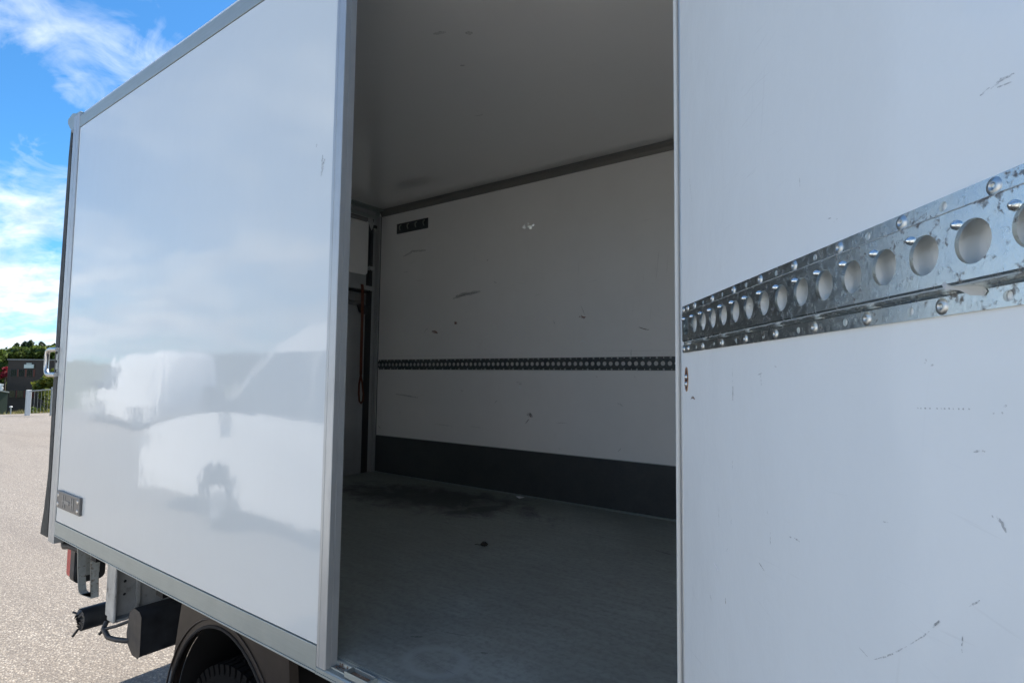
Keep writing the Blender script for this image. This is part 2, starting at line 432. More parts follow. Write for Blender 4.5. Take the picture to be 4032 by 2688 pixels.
# paved lot: a slab that ends at a grassy edge beyond the truck; the land falls away behind it
mb.box(-29.6, 60, -60, 60, -.06, 0)
lot = mb.build('parking_lot', M_LOT); lot['kind'] = 'structure'; lot['label'] = 'pale sunlit asphalt lot around the truck'
mb = MB()
def hgt(x, y):
    d = max(0.0, (-29.4-x))
    base = -.10+.07*math.sin(x*.6+y*.9)*min(1, d*.3)
    base -= min(3.6, max(0, d-3.5)*.105)
    if d > 50: base += min(9, (d-50)*.085)
    return base
xs = [-1500, -800, -400, -220, -160, -130, -110, -95, -85, -75]+[-70+i*2 for i in range(19)]+[-32+i*.5 for i in range(8)]+[200, 800, 1500]
ys = [-1500, -700, -300, -120, -60, -30]+[-20+i*2 for i in range(36)]+[60, 90, 150, 300, 700, 1500]
v = [(x, y, hgt(x, y)) for y in ys for x in xs]
nx = len(xs)
mb.add(v, [(j*nx+i, j*nx+i+1, (j+1)*nx+i+1, (j+1)*nx+i) for j in range(len(ys)-1) for i in range(nx-1)], True)
terr = mb.build('ground', M_SOIL); terr['kind'] = 'structure'; terr['label'] = 'grassy ground falling away beyond the lot'

# ------------------------------------------------------------------ the box truck
ZB, ZBT, ZT, ZTB = .932, 1.003, 3.093, 3.022          # bottom rail low/high, top rail high/low
XR0, XR1 = -3.594, -3.502                              # rear post
XP0, XP1, XF = -1.3555, -1.3155, -.346                 # door post, door opening front edge
YW = 2.10                                              # inner face of the far wall
ZF, ZC = .967, 3.109
truck = thing('box_truck', 'white box truck body with its side door swung open, dark empty load space inside', 'box truck', (-1.5, 1.05, 0))
P = lambda name, mb, m, bev=0, par=truck, **k: mb.build(name, m, par, bev, **k)
P('side_panel', MB().box(XR1+.0035, XP0-.0035, 0, .032, ZBT+.0035, ZTB-.0035), M_PANEL)
P('panel_sealant', MB().box(XR1-.004, XP0+.004, .004, .03, ZBT-.006, ZTB+.006), M_SEAL)
P('top_rail', MB().prism([(-.002, ZTB), (-.002, ZT-.012), (.003, ZT-.003), (.012, ZT), (.05, ZT+.002), (.05, ZTB)], lambda p, q, t: (t, p, q), XR1+.001, .62), M_ALUX, .001)
P('bottom_rail', MB().box(XR1+.001, XP0-.002, -.003, .05, ZB+.006, ZBT).box(XR1+.001, XP0-.002, -.006, .05, ZB, ZB+.0055), M_ALUX, .0012)
# rear corner post with its moulded grooves
mb = MB()
prof = [(XR0, .05), (XR0, .004), (XR0+.006, -.004), (XR0+.05, -.005), (XR0+.052, -.0025), (XR0+.056, -.0025), (XR0+.058, -.005), (XR1-.004, -.005), (XR1-.0008, -.002), (XR1-.0008, .05)]
mb.prism(prof, lambda p, q, t: (p, q, t), .893, ZT+.004)
P('rear_post', mb, M_ALU)
P('post_top_cap', MB().prism([(XR0-.096, 3.090), (XR0-.098, 3.112), (XR0-.03, 3.128), (XR0+.03, ZT+.02), (XR1-.002, ZT+.0165), (XR1-.002, ZT+.0045), (XR0-.001, ZT+.0045), (XR0-.004, 3.035), (XR0-.036, 3.035)], lambda p, q, t: (p, t, q), -.002, 2.14), M_ALUX, .003)
P('cap_bracket', MB().box(XR0-.034, XR0-.006, .006, .03, 3.012, 3.045).tube([(XR0-.014, -.004, 3.028), (XR0-.014, .012, 3.028)], .008), M_PAINTG, .002)
# door post: face strip with shallow grooves, jamb turned into the opening
mb = MB()
prof = [(XP0, .036), (XP0, -.003), (XP0+.010, -.0035), (XP0+.011, -.002), (XP0+.014, -.002), (XP0+.015, -.0035), (XP1-.002, -.0035), (XP1, -.0015), (XP1, .013), (XP1-.0015, .0135), (XP1-.0015, .0155), (XP1, .016), (XP1, .036)]
mb.prism(prof, lambda p, q, t: (p, q, t), .9515, ZTB-.001)
P('door_post', mb, M_ALU)
P('door_header', MB().box(XP1+.001, XF-.001, -.002, .05, 2.965, ZTB-.001), M_ALUX, .002)
P('front_post', MB().box(XF, XF+.05, -.0025, .036, .9515, ZTB-.001), M_ALUP, .002)
for z in (2.18, 1.774, 1.372):
    MB().lathe([(0.0, .0042), (.0028, .0036), (.005, .0016), (.0055, 0)], lambda x, y, h, z=z: (XF+.0062+x, -.0026-h, z+y), 12).build('screw', M_BOLT, truck)
P('front_panel', MB().box(XF+.051, .62, 0, .032, ZBT, ZTB-.001), M_PANEL)
P('inner_wall', MB().box(XR1-.06, XP0+.002, .0325, .0355, ZF, ZC-.002).box(XF+.051, .58, .0325, .0355, ZF, ZC-.002), M_INNER)
P('far_wall', MB().box(-3.60, .58, YW, YW+.04, ZF+.0, ZC+.03), M_INNER)
P('front_wall', MB().box(.58, .62, .04, YW+.04, ZB, ZC+.03), M_INNER)
P('ceiling', MB().box(-3.60, .58, .036, YW, ZC, ZC+.032), M_CEIL)
P('roof_skin', MB().box(-3.60, .62, .075, YW+.04, ZC+.033, ZC+.045), M_PANEL)
P('far_outer_wall', MB().box(-3.60, .62, YW+.0405, YW+.045, ZB, ZC+.03), M_PANEL)
P('floor', MB().box(-3.62, .58, .052, YW, ZF-.03, ZF), M_FLOOR)
P('underfloor', MB().box(-3.58, .62, .055, YW+.03, ZB-.015, ZF-.031), M_UNDER)
for yy in (.62, 1.42):
    P('chassis_rail', MB().box(-3.35, .6, yy, yy+.08, .66, ZB-.016), M_UNDER)
for xx in (-3.2, -2.5, -1.2, -.5):
    P('cross_bearer', MB().box(xx, xx+.06, .06, YW, ZB-.075, ZB-.0155), M_UNDER)
# ceiling cove and kick plate
mb = MB(); mb.prism([(YW-.0005, 3.062), (YW-.012, 3.0615), (YW-.0135, 3.066), (YW-.019, 3.082), (YW-.034, 3.094), (YW-.036, 3.108), (YW-.0005, 3.108)], lambda p, q, t: (t, p, q), -3.56, .579)
P('ceiling_cove', mb, M_TRIM)
P('cove_rib', MB().box(-3.56, .578, YW-.046, YW-.0365, 3.1015, 3.1085), M_GREYTRIM, .002)
P('kick_plate', MB().box(-3.5665, -.62, YW-.008, YW-.0005, ZF+.009, 1.263).box(-.617, .578, YW-.008, YW-.0005, ZF+.009, 1.263), M_KICK, .001)
P('kick_plate_edge', MB().box(-3.566, .578, YW-.0105, YW-.0005, 1.2635, 1.2665), M_ALUX)
P('floor_strip', MB().box(-3.566, .578, YW-.022, YW-.0005, ZF+.0005, ZF+.0085), M_ALUX, .002)
# inner rear corner post: ribbed aluminium
mb = MB()
for a, b, y0 in ((-3.66, -3.640, 2.03), (-3.6345, -3.622, 2.062), (-3.6165, -3.604, 2.045), (-3.5985, -3.588, 2.072), (-3.583, -3.569, 2.08)):
    mb.box(a, b, y0, YW-.0043, ZF+.0003, 3.065)
P('groove_shade_strip', MB().box(-3.66, -3.5675, YW-.004, YW-.0004, ZF+.0003, 3.065), M_SEAL)  # black strip behind the ribs, puts the shade of the grooves into colour
P('corner_post', mb, M_ALUY, .002)
P('post_plug', MB().tube([(-3.598, 2.068, 2.975), (-3.598, 2.04, 2.975)], .013, 12), M_DARK)

# ---- rear closure seen from the load space: the raised tail-lift platform and its fittings
XD = -3.60
P('rear_header', MB().box(XD-.06, XD+.012, .04, 2.05, 3.064, 3.1005).box(XD-.06, XD+.018, .04, 2.05, 3.101, 3.1085), M_ALUY, .002)
lift = P('tail_lift_platform', MB().prism([(XD-.012, .905), (XD-.121, .905), (XD-.118, .93), (XD-.088, 1.03), (XD-.056, 1.24), (XD-.066, 1.57), (XD-.069, 2.15), (XD-.050, 2.9), (XD-.036, 3.05), (XD-.012, 3.05)], lambda p, q, t: (p, t, q), -.001, 2.13), M_RUB, .003)
P('platform_inner_face', MB().box(XD-.0115, XD-.006, .05, 2.075, ZF+.002, 3.062), M_ALUY)
P('black_gap', MB().box(XD-.0055, XD-.0025, 1.982, 2.044, ZF+.002, 3.062), M_DARK)
pan = []
c = .035
def rrect(y0, y1, z0, z1, c, n=5):
    o = []
    for cyy, czz, a0 in ((y1-c, z1-c, 0), (y0+c, z1-c, 90), (y0+c, z0+c, 180), (y1-c, z0+c, 270)):
        for k in range(n+1):
            a = R(a0+90*k/n); o.append((cyy+c*math.cos(a), czz+c*math.sin(a)))
    return o
up_panel = P('upper_door_panel', MB().prism(rrect(.30, 1.972, 2.555, 3.03, .03), lambda p, q, t: (t, p, q), XD-.0055, XD+.022), M_INNER, .006)
MB().box(XD+.0225, XD+.05, 1.2, 1.945, 2.985, 3.02).build('roller_tube', M_GREYTRIM, truck, .008)
P('hinge_plate', MB().prism([(1.945, 3.02), (1.995, 3.04), (2.02, 2.99), (2.0, 2.93), (1.985, 2.955), (1.97, 2.985)], lambda p, q, t: (t, p, q), XD+.0235, XD+.03), M_PAINTG, .002)
P('gas_strut', MB().tube([(XD+.03, 1.996, 2.925), (XD+.03, 1.996, 2.64)], .017, 12).tube([(XD+.03, 1.996, 2.64), (XD+.03, 1.993, 2.30)], .006, 8), M_BLACK)
P('strut_bracket', MB().box(XD+.005, XD+.045, 1.975, 2.03, 2.60, 2.63), M_PAINTG, .003)
P('shackle', MB().tube([(XD+.04, 2.02, 2.95), (XD+.04, 2.03, 2.93), (XD+.04, 2.02, 2.915)], .006, 8), M_BOLT)
P('cross_bar', MB().box(XD+.0, XD+.04, .3, 2.03, 2.432, 2.468), M_ALUY, .003)
P('bar_shadow_strip', MB().box(XD+.0, XD+.012, .3, 2.03, 2.408, 2.431), M_DARK)  # near-black strip standing in for the shade under the cross bar
for z0, z1 in ((2.335, 2.40), (2.305, 2.331)):
    P('ribbed_rail', MB().box(XD-.0055, XD+.012, .3, 1.975, z0, z1), M_GREYTRIM, .004)
P('latch', MB().prism([(1.885, 2.30), (1.90, 2.315), (1.955, 2.31), (1.98, 2.285), (1.978, 2.235), (1.93, 2.24), (1.90, 2.255)], lambda p, q, t: (t, p, q), XD+.013, XD+.03), M_BLACK, .004)
P('lower_door_panel', MB().box(XD-.0055, XD+.004, .3, 1.968, 1.10, 2.30).box(XD-.0055, XD+.006, .3, 1.968, ZF+.002, 1.097), M_ALUY, .003)

# ---- sill under the side door
mb = MB()
prof = [(-.0035, ZB+.006), (-.0035, .9475), (.001, .9505), (.014, .9515), (.0145, .9545), (.018, .9548), (.0185, .952), (.034, .953), (.037, .9615), (.041, .9635), (.0415, .9605), (.0445, .9605), (.045, .9655), (.051, .9662), (.051, ZB+.006)]
mb.prism(prof, lambda p, q, t: (t, p, q), XP0+.0005, .62)
mb.box(XP0+.0005, .62, -.006, .05, ZB, ZB+.0055)
sill = P('door_sill', mb, M_ALUX)
kx0, kx1, ky0, ky1 = -1.244, -1.150, .004, .036
mb = MB()
for a in ((kx0, kx0+.004, ky0, ky1), (kx1-.004, kx1, ky0, ky1), (kx0+.004, kx1-.004, ky0, ky0+.003), (kx0+.004, kx1-.004, ky1-.003, ky1)):
    mb.box(a[0], a[1], a[2], a[3], .9535, .9685)
keep = mb.build('latch_keeper', M_ALUX, sill, .0008)
MB().box(kx0+.004, kx1-.004, ky0+.003, ky1-.003, .9538, .9565).build('rusty_keeper_base', M_RUST, sill)
mb = MB()
for k in range(26):
    x = XP1+.004+abs(rng.gauss(0, .022)); y = .016+rng.random()*.02; s = .001+rng.random()*.0025
    mb.box(x, x+s*1.6, y, y+s, .9545, .9545+s*.7+.006*(y > .03))
dirt = mb.build('sill_dirt', M_MARK['brown'], sill); dirt['kind'] = 'stuff'

# ------------------------------------------------------------------ lashing track builder
H = .0793
def track_mesh(fn, ncell, pitch, seg, flange_holes=True, studs=True, lead=0.0):
    """hat-section rail with punched keyhole openings; fn(s, h, d) -> xyz"""
    mb = MB()
    D0, D1 = .0022, .0165
    def cellgrid(s0, s1, h0, h1, d, cs, ch, r, depth, n):
        if r <= 0:
            mb.add([fn(s0, h0, d), fn(s1, h0, d), fn(s1, h1, d), fn(s0, h1, d)], [(0, 1, 2, 3)]); return
        inner, outer, back = [], [], []
        # corners included so the square outline stays square
        angs = sorted(set([2*math.pi*k/n for k in range(n)]+[math.atan2(h-ch, s-cs) % (2*math.pi) for s in (s0, s1) for h in (h0, h1)]))
        for a in angs:
            ca, sa = math.cos(a), math.sin(a)
            ts = []
            if ca > 1e-9: ts.append((s1-cs)/ca)
            if ca < -1e-9: ts.append((s0-cs)/ca)
            if sa > 1e-9: ts.append((h1-ch)/sa)
            if sa < -1e-9: ts.append((h0-ch)/sa)
            t = min(ts)
            outer.append(fn(cs+ca*t, ch+sa*t, d)); inner.append(fn(cs+ca*r, ch+sa*r, d)); back.append(fn(cs+ca*r, ch+sa*r, d-depth))
        m = len(angs)
        mb.add(outer+inner, [(i, (i+1) % m, m+(i+1) % m, m+i) for i in range(m)])
        mb.add(inner+back, [(i, (i+1) % m, m+(i+1) % m, m+i) for i in range(m)], True)
    for i in range(ncell):
        s0, s1 = i*pitch, (i+1)*pitch
        sc_ = (s0+s1)/2
        # web in one punched cell
        cellgrid(s0, s1, .0175, .0618, D1, sc_, .0397, .0136, .0026, seg)
        # flanges: every second cell carries a drilled hole instead of a bolt
        fh = .0034 if (flange_holes and i % 2 == 0) else 0
        cellgrid(s0, s1, 0, .0125, D0, sc_+.006, .0062, fh, .0021, 10)
        fh = .0034 if (flange_holes and i % 2 == 1) else 0
        cellgrid(s0, s1, .0668, H, D0, sc_, .0731, fh, .0021, 10)
    L = ncell*pitch
    # rounded steps between flange and web (upper and lower)
    for rows in ([(.0125, D0), (.0138, D0+.0008), (.0147, D0+.003), (.0152, D1-.003), (.0161, D1-.0008), (.0175, D1)],
                 [(.0618, D1), (.0632, D1-.0008), (.0641, D1-.003), (.0646, D0+.003), (.0655, D0+.0008), (.0668, D0)]):
        n = len(rows)
        v = [fn(0, h, d) for h, d in rows]+[fn(L, h, d) for h, d in rows]
        mb.add(v, [(k, k+1, n+k+1, n+k) for k in range(n-1)], True)
    for h in (0, H):
        mb.add([fn(0, h, 0), fn(L, h, 0), fn(L, h, D0), fn(0, h, D0)], [(0, 1, 2, 3)])
    mb.add([fn(0, 0, 0), fn(0, H, 0), fn(0, H, D0), fn(0, 0, D0)], [(0, 1, 2, 3)])
    if lead:
        for h0, h1 in ((0, .0125), (.0668, H)):
            mb.add([fn(-lead, h0, D0), fn(0, h0, D0), fn(0, h1, D0), fn(-lead, h1, D0)], [(0, 1, 2, 3)])
            mb.add([fn(-lead, h0, 0), fn(-lead, h0, D0), fn(-lead, h1, D0), fn(-lead, h1, 0)], [(0, 1, 2, 3)])
        # flattened nose of the raised web
        mb.add([fn(-.012, .0175, .004), fn(0, .0175, D1), fn(0, .0618, D1), fn(-.012, .0618, .004), fn(-lead+.006, .0125, D0), fn(-lead+.006, .0668, D0)], [(0, 1, 2, 3), (4, 0, 3, 5)])
    if studs:
        for i in range(ncell):
            s = (i+.5)*pitch-.0112; h = .0397+.0126
            mb.lathe([(0, .0036), (.0017, .0029), (.0028, .0017), (.0033, 0)], lambda x, y, k, s=s, h=h: fn(s+x, h+y, D1+k), 8)
    return mb
def bolt_mesh(name):
    mb = MB()
    I = lambda x, y, h: (x, y, h)
    mb.lathe([(.0064, 0), (.0064, .0012), (.0056, .0024), (.0042, .0033), (.0027, .0036), (.0023, .0036), (.0023, .0014), (0, .0014)], I, 14)
    o = mb.build(name, M_BOLT); me = o.data; bpy.data.objects.remove(o); WM.clear() if False else None
    return me
bolt_me = bolt_mesh('bolt')

# far wall track
FP = .0404
FS0, FN = -3.555, 82
fz = 1.795
fn_far = lambda s, h, d: (FS0+s, YW-.0004-d, fz+h)
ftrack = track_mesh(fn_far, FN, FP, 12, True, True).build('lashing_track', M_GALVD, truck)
mb = MB()
for i in range(FN):
    for h in ((.0731,) if i % 2 == 0 else (.0062,)):
        mb.lathe([(0, .0047), (.0042, .0043), (.0058, .0030), (.0066, 0)], lambda x, y, k, i=i, h=h: (FS0+(i+.5)*FP+x, YW-.0026-k, fz+h+y), 8)
b = mb.build('bolt_row', M_BOLT, ftrack); b['kind'] = 'stuff'
# hook rail high on the far wall
hk = P('coat_hook_rail', MB().box(-3.380, -3.030, YW-.006, YW-.0005, 2.892, 2.974), mat('hook_rail_black', (.055, .063, .066), .4), .002)
for k in range(4):
    x = -3.335+k*.088
    MB().prism([(-.02, 0), (.02, 0), (.012, -.05), (-.012, -.05)], lambda p, q, t, x=x: (x+p, YW-.0062-t*(1 if q == 0 else .35), 2.962+q), 0, .006).build('hook_plate', mat('hook_plate', (.05, .06, .062), .4) if k == 0 else bpy.data.materials['hook_plate'], hk)
    MB().tube([(x+.012, YW-.012, 2.955), (x+.014, YW-.03, 2.945), (x+.02, YW-.036, 2.925), (x+.022, YW-.03, 2.908)], .0045, 8).build('hook', M_BRK, hk)

# ------------------------------------------------------------------ side door, swung out towards the camera
hx, hy, la = -.3217, -.03, R(-54.781)
dv = Vector((math.cos(la), math.sin(la), 0)); nv = Vector((math.sin(la), -math.cos(la), 0))   # along the leaf / out of its inner face
O = Vector((hx, hy, 0))
LF = lambda t, z, d=0.0: O+dv*t+nv*d+Vector((0, 0, z))
def lbox(t0, t1, z0, z1, d0, d1):
    m = MB(); b = MB().box(t0, t1, d0, d1, z0, z1)
    return m.add([LF(t, z, d) for t, d, z in b.v], b.f)
door = P('side_door', lbox(-.0065, .955, .962, 2.985, -.034, 0), M_LEAF)
lbox(-.0145, -.0075, .958, 2.989, -.02, .0012).build('door_edge_profile', M_ALU, door, .002)
lbox(-.0074, -.0068, .958, 2.989, -.02, -.001).build('door_edge_gap', M_SEAL, door)
MB().tube([Vector((-.3375, -.0085, .958)), Vector((-.3375, -.0085, 2.985))], .0052, 12).build('hinge_bead', M_POSTW, door)
MB().tube([Vector((-.331, -.0105, .958)), Vector((-.331, -.0105, 2.985))], .0016, 8).build('hinge_gasket', M_SEAL, door)
lbox(.956, .985, .955, 2.99, -.036, .002).build('door_outer_profile', M_ALU, door, .003)
DP, DN = .0402, 22
dz = 1.794
DOFF = .052
fn_door = lambda s, h, d: LF(s+DOFF, dz+h, d+.0004)
dtrack = track_mesh(fn_door, DN, DP, 40, lead=.046).build('lashing_track', M_GALV, door)
def bolt_at(t, h, par, tilt=0.0):
    W = Matrix((dv, Vector((0, 0, 1)), nv)).transposed().to_4x4()
    W.translation = LF(t, dz+h, .0026)
    o = inst(bolt_me, 'bolt', W @ Matrix.Rotation(tilt, 4, 'Z'), par)
for i in range(DN):
    t = DOFF+(i+.5)*DP
    if i % 2 == 0: bolt_at(t, .0731, dtrack, i*.7)
    else: bolt_at(t-.004, .0062, dtrack, i*1.3)
for t in (.012, .036):
    bolt_at(t, .0731, dtrack, t*40); bolt_at(t, .0062, dtrack, t*70)
# slotted drain across the lower fold
mb = MB()
ov = [(.0, .0), (.0045, .0025), (.011, .0018), (.0165, -.003), (.0195, -.0085), (.017, -.0115), (.012, -.0105), (.0085, -.006), (.003, -.0045)]
mb.prism(ov, lambda p, q, t: LF(.610+p*.9, 1.8117+q*.8, +.0167-.0138*min(1, max(0, (p-.004)/.012))+t), 0, .0006)
mb.build('drain_slot', mat('slot_pale', (.45, .47, .47), .4), dtrack)
# worn-through latch hole near the hinge edge
mb = MB()
mb.disc(.0205, lambda x, y, h: LF(.0200+x*.4, 1.749+y, .0005), 0, 24)
mb.build('latch_hole', mat('latch_hole', (.055, .03, .026), .7), door)
mb = MB()
mb.lathe([(.0205, .0), (.0205, .0012), (.0185, .0012), (.0185, 0)], lambda x, y, h: LF(.02+x*.4, 1.749+y, h+.0003), 24)
mb.build('hole_rim', M_RUST, door)
for q in (-.008, .004):
    MB().lathe([(0, .003), (.003, .0024), (.0045, 0)], lambda x, y, h, q=q: LF(.0185+x, 1.749+q+y, h+.0006), 10).build('hole_screw', M_BOLT, door)

# ------------------------------------------------------------------ scuffs and chips, where the photograph shows them
def ribbon(mb, pts, w, fn):
    """jagged flat stroke through 2-D points; fn(a, b) -> xyz on the surface"""
    P_ = []
    for i in range(len(pts)-1):
        n = 5
        for k in range(n+(i == len(pts)-2)):
            f = k/n; P_.append((pts[i][0]*(1-f)+pts[i+1][0]*f, pts[i][1]*(1-f)+pts[i+1][1]*f))
    L_, R_ = [], []
    for i, p in enumerate(P_):
        q0, q1 = P_[max(0, i-1)], P_[min(len(P_)-1, i+1)]
        dx, dy = q1[0]-q0[0], q1[1]-q0[1]; l = math.hypot(dx, dy) or 1
        e = math.sin(math.pi*(i+.5)/(len(P_)))**.6
        a, b_ = w*.5*e*rng.uniform(.5, 1.3), w*.5*e*rng.uniform(.5, 1.3)
        L_.append((p[0]-dy/l*a, p[1]+dx/l*a)); R_.append((p[0]+dy/l*b_, p[1]-dx/l*b_))
    n = len(P_)
    mb.add([fn(*q) for q in L_]+[fn(*q) for q in R_], [(i, i+1, n+i+1, n+i) for i in range(n-1)])
def marks(lst, fn, par):
    by = {}
    for pts, w, c_ in lst:
        ribbon(by.setdefault(c_, MB()), pts, w, fn)
    for c_, m in by.items():
        o = m.build('chip_mark' if c_ == 'white' else 'scuff_mark', M_MARK[c_], par, recalc=False); o['kind'] = 'stuff'
LEAF_MARKS= [([(0.0406, 1.7167), (0.0523, 1.7208), (0.0636, 1.7171)], 0.004, 'brown'), ([(0.2198, 1.7653), (0.2209, 1.7219)], 0.0012, 'grey'), ([(0.2216, 1.7416), (0.2199, 1.7219)], 0.0022, 'dark'), ([(0.2168, 1.6432), (0.2153, 1.6313)], 0.0015, 'grey'), ([(0.2091, 1.5677), (0.2087, 1.556)], 0.002, 'grey'), ([(0.1645, 1.5733), (0.1635, 1.5421)], 0.001, 'grey'), ([(0.3058, 1.7587), (0.3072, 1.7429)], 0.0012, 'grey'), ([(0.2975, 1.7552), (0.3097, 1.7578)], 0.0012, 'grey'), ([(0.561, 1.731), (0.5628, 1.7309)], 0.0012, 'dark'), ([(0.564, 1.7311), (0.5657, 1.731)], 0.0012, 'dark'), ([(0.5684, 1.7313), (0.5701, 1.7312)], 0.0012, 'dark'), ([(0.5726, 1.7315), (0.5743, 1.7314)], 0.0012, 'dark'), ([(0.5795, 1.7318), (0.5811, 1.7317)], 0.0012, 'dark'), ([(0.5836, 1.732), (0.5851, 1.7319)], 0.0012, 'dark'), ([(0.5862, 1.7321), (0.5878, 1.732)], 0.0012, 'dark'), ([(0.5901, 1.7323), (0.5916, 1.7322)], 0.0012, 'dark'), ([(0.5939, 1.7325), (0.5954, 1.7323)], 0.0012, 'dark'), ([(0.5982, 1.7327), (0.5997, 1.7325)], 0.0012, 'dark'), ([(0.6019, 1.7328), (0.6033, 1.7327)], 0.0012, 'dark'), ([(0.6066, 1.733), (0.608, 1.7329)], 0.0012, 'dark'), ([(0.5714, 1.7659), (0.572, 1.7638)], 0.001, 'dark'), ([(0.5699, 1.7633), (0.5713, 1.7628)], 0.0014, 'dark'), ([(0.5754, 1.7611), (0.5789, 1.7616)], 0.0014, 'grey'), ([(0.6325, 1.7357), (0.6348, 1.7366)], 0.0018, 'dark'), ([(0.6248, 1.7312), (0.6264, 1.7315)], 0.001, 'grey'), ([(0.6314, 1.7327), (0.6316, 1.7314)], 0.0012, 'dark'), ([(0.6088, 1.7062), (0.614, 1.7077), (0.6183, 1.7078)], 0.0016, 'grey'), ([(0.6211, 1.6703), (0.6228, 1.6683)], 0.0014, 'dark'), ([(0.6244, 1.6705), (0.6279, 1.6674), (0.6306, 1.6626)], 0.0022, 'grey'), ([(0.3678, 1.5869), (0.3735, 1.5873)], 0.0014, 'dark'), ([(0.3782, 1.5886), (0.3894, 1.5878)], 0.0016, 'dark'), ([(0.324, 1.5796), (0.3242, 1.5662)], 0.0012, 'grey'), ([(0.3174, 1.6011), (0.3184, 1.598)], 0.001, 'grey'), ([(0.2935, 1.5361), (0.3071, 1.5313)], 0.0014, 'grey'), ([(0.1917, 1.5183), (0.1945, 1.5227)], 0.0014, 'dark'), ([(0.3402, 1.7659), (0.3466, 1.7636)], 0.0012, 'grey'), ([(0.1411, 1.4866), (0.153, 1.4843), (0.1587, 1.4811)], 0.0025, 'white'), ([(0.5036, 1.5291), (0.5142, 1.5358), (0.5253, 1.5434), (0.5341, 1.5505), (0.5427, 1.5575)], 0.0012, 'grey'), ([(0.546, 1.5604), (0.5588, 1.5714), (0.5658, 1.5784)], 0.0012, 'grey'), ([(0.5688, 1.5821), (0.5755, 1.5894)], 0.0018, 'dark'), ([(0.4845, 1.5295), (0.4957, 1.5274)], 0.0006, 'grey'), ([(0.6015, 1.6092), (0.6058, 1.6128), (0.6097, 1.6162)], 0.0012, 'dark'), ([(0.5952, 1.5885), (0.594, 1.5817)], 0.0014, 'dark'), ([(0.5937, 1.5796), (0.5944, 1.5776)], 0.0016, 'dark'), ([(0.1251, 1.4356), (0.1301, 1.4292)], 0.0016, 'dark'), ([(0.1849, 1.4542), (0.1858, 1.4464)], 0.002, 'brown'), ([(0.2928, 1.5363), (0.3069, 1.5314)], 0.0014, 'grey'), ([(0.0442, 2.0846), (0.0517, 2.0578), (0.0553, 2.0412)], 0.0012, 'grey'), ([(0.6251, 1.9278), (0.6323, 1.9294)], 0.0016, 'grey'), ([(0.6331, 1.9281), (0.6403, 1.9298), (0.6493, 1.9287)], 0.002, 'grey'), ([(0.6375, 1.9266), (0.6477, 1.9246)], 0.001, 'grey'), ([(0.4537, 1.899), (0.4591, 1.8984)], 0.0014, 'dark'), ([(0.463, 1.8933), (0.469, 1.8951)], 0.0012, 'grey'), ([(0.404, 1.9559), (0.4047, 1.9465)], 0.0008, 'grey'), ([(0.52, 1.6409), (0.5259, 1.6417)], 0.001, 'grey')]
WALL_MARKS= [([(-3.051, 2.078), (-3.033, 2.1), (-3.01, 2.11)], 0.006, 'grey'), ([(-2.967, 2.091), (-2.936, 2.081), (-2.91, 2.071)], 0.012, 'rust'), ([(-2.739, 2.142), (-2.722, 2.133)], 0.014, 'rust'), ([(-2.732, 2.329), (-2.659, 2.342), (-2.59, 2.349), (-2.515, 2.35)], 0.008, 'grey'), ([(-2.687, 2.331), (-2.617, 2.337)], 0.004, 'grey'), ([(-2.378, 2.413), (-2.355, 2.404)], 0.006, 'dark'), ([(-2.446, 2.575), (-2.433, 2.571)], 0.01, 'grey'), ([(-1.687, 2.199), (-1.672, 2.17), (-1.656, 2.135)], 0.005, 'dark'), ([(-1.684, 2.139), (-1.666, 2.119), (-1.653, 2.128)], 0.007, 'rust'), ([(-1.89, 2.117), (-1.873, 2.087)], 0.004, 'dark'), ([(-1.304, 2.049), (-1.268, 2.036), (-1.237, 2.029)], 0.006, 'brown'), ([(-1.691, 1.969), (-1.671, 1.978), (-1.65, 1.964)], 0.005, 'white'), ([(-1.35, 1.917), (-1.35, 1.88)], 0.006, 'dark'), ([(-2.18, 1.714), (-2.132, 1.71)], 0.004, 'dark'), ([(-2.156, 1.702), (-2.132, 1.699)], 0.006, 'dark'), ([(-2.15, 1.687), (-2.144, 1.668)], 0.012, 'white'), ([(-2.671, 1.648), (-2.646, 1.641)], 0.005, 'grey'), ([(-2.077, 1.484), (-2.062, 1.502), (-2.045, 1.495)], 0.014, 'dark'), ([(-2.065, 1.49), (-2.05, 1.487)], 0.008, 'rust'), ([(-2.071, 1.471), (-2.099, 1.44)], 0.006, 'brown'), ([(-1.439, 1.599), (-1.42, 1.595), (-1.404, 1.584)], 0.006, 'grey'), ([(-2.917, 1.389), (-2.836, 1.389), (-2.746, 1.381)], 0.004, 'dark'), ([(-2.583, 1.394), (-2.476, 1.39)], 0.003, 'grey'), ([(-1.868, 1.456), (-1.825, 1.462), (-1.783, 1.462)], 0.004, 'grey'), ([(-3.296, 1.47), (-3.295, 1.451)], 0.006, 'grey'), ([(-3.547, 1.341), (-3.516, 1.317)], 0.008, 'dark'), ([(-1.579, 1.758), (-1.569, 1.752)], 0.006, 'grey'), ([(-1.332, 1.76), (-1.325, 1.756)], 0.005, 'grey'), ([(-3.293, 2.572), (-3.239, 2.572)], 0.004, 'grey'), ([(-3.143, 2.49), (-3.063, 2.487)], 0.004, 'grey'), ([(-1.54, 1.912), (-1.096, 1.908)], 0.0015, 'grey'), ([(-3.49, 1.903), (-2.434, 1.897)], 0.001, 'grey'), ([(-1.84, 1.303), (-1.833, 1.294)], 0.005, 'grey'), ([(-1.434, 1.313), (-1.414, 1.337)], 0.004, 'grey'), ([(-2.357, 1.567), (-2.336, 1.585)], 0.005, 'grey')]
marks(LEAF_MARKS, lambda t, z: LF(t, z, .0006), door)
marks(WALL_MARKS, lambda x, z: (x, YW-.0008, z), truck)
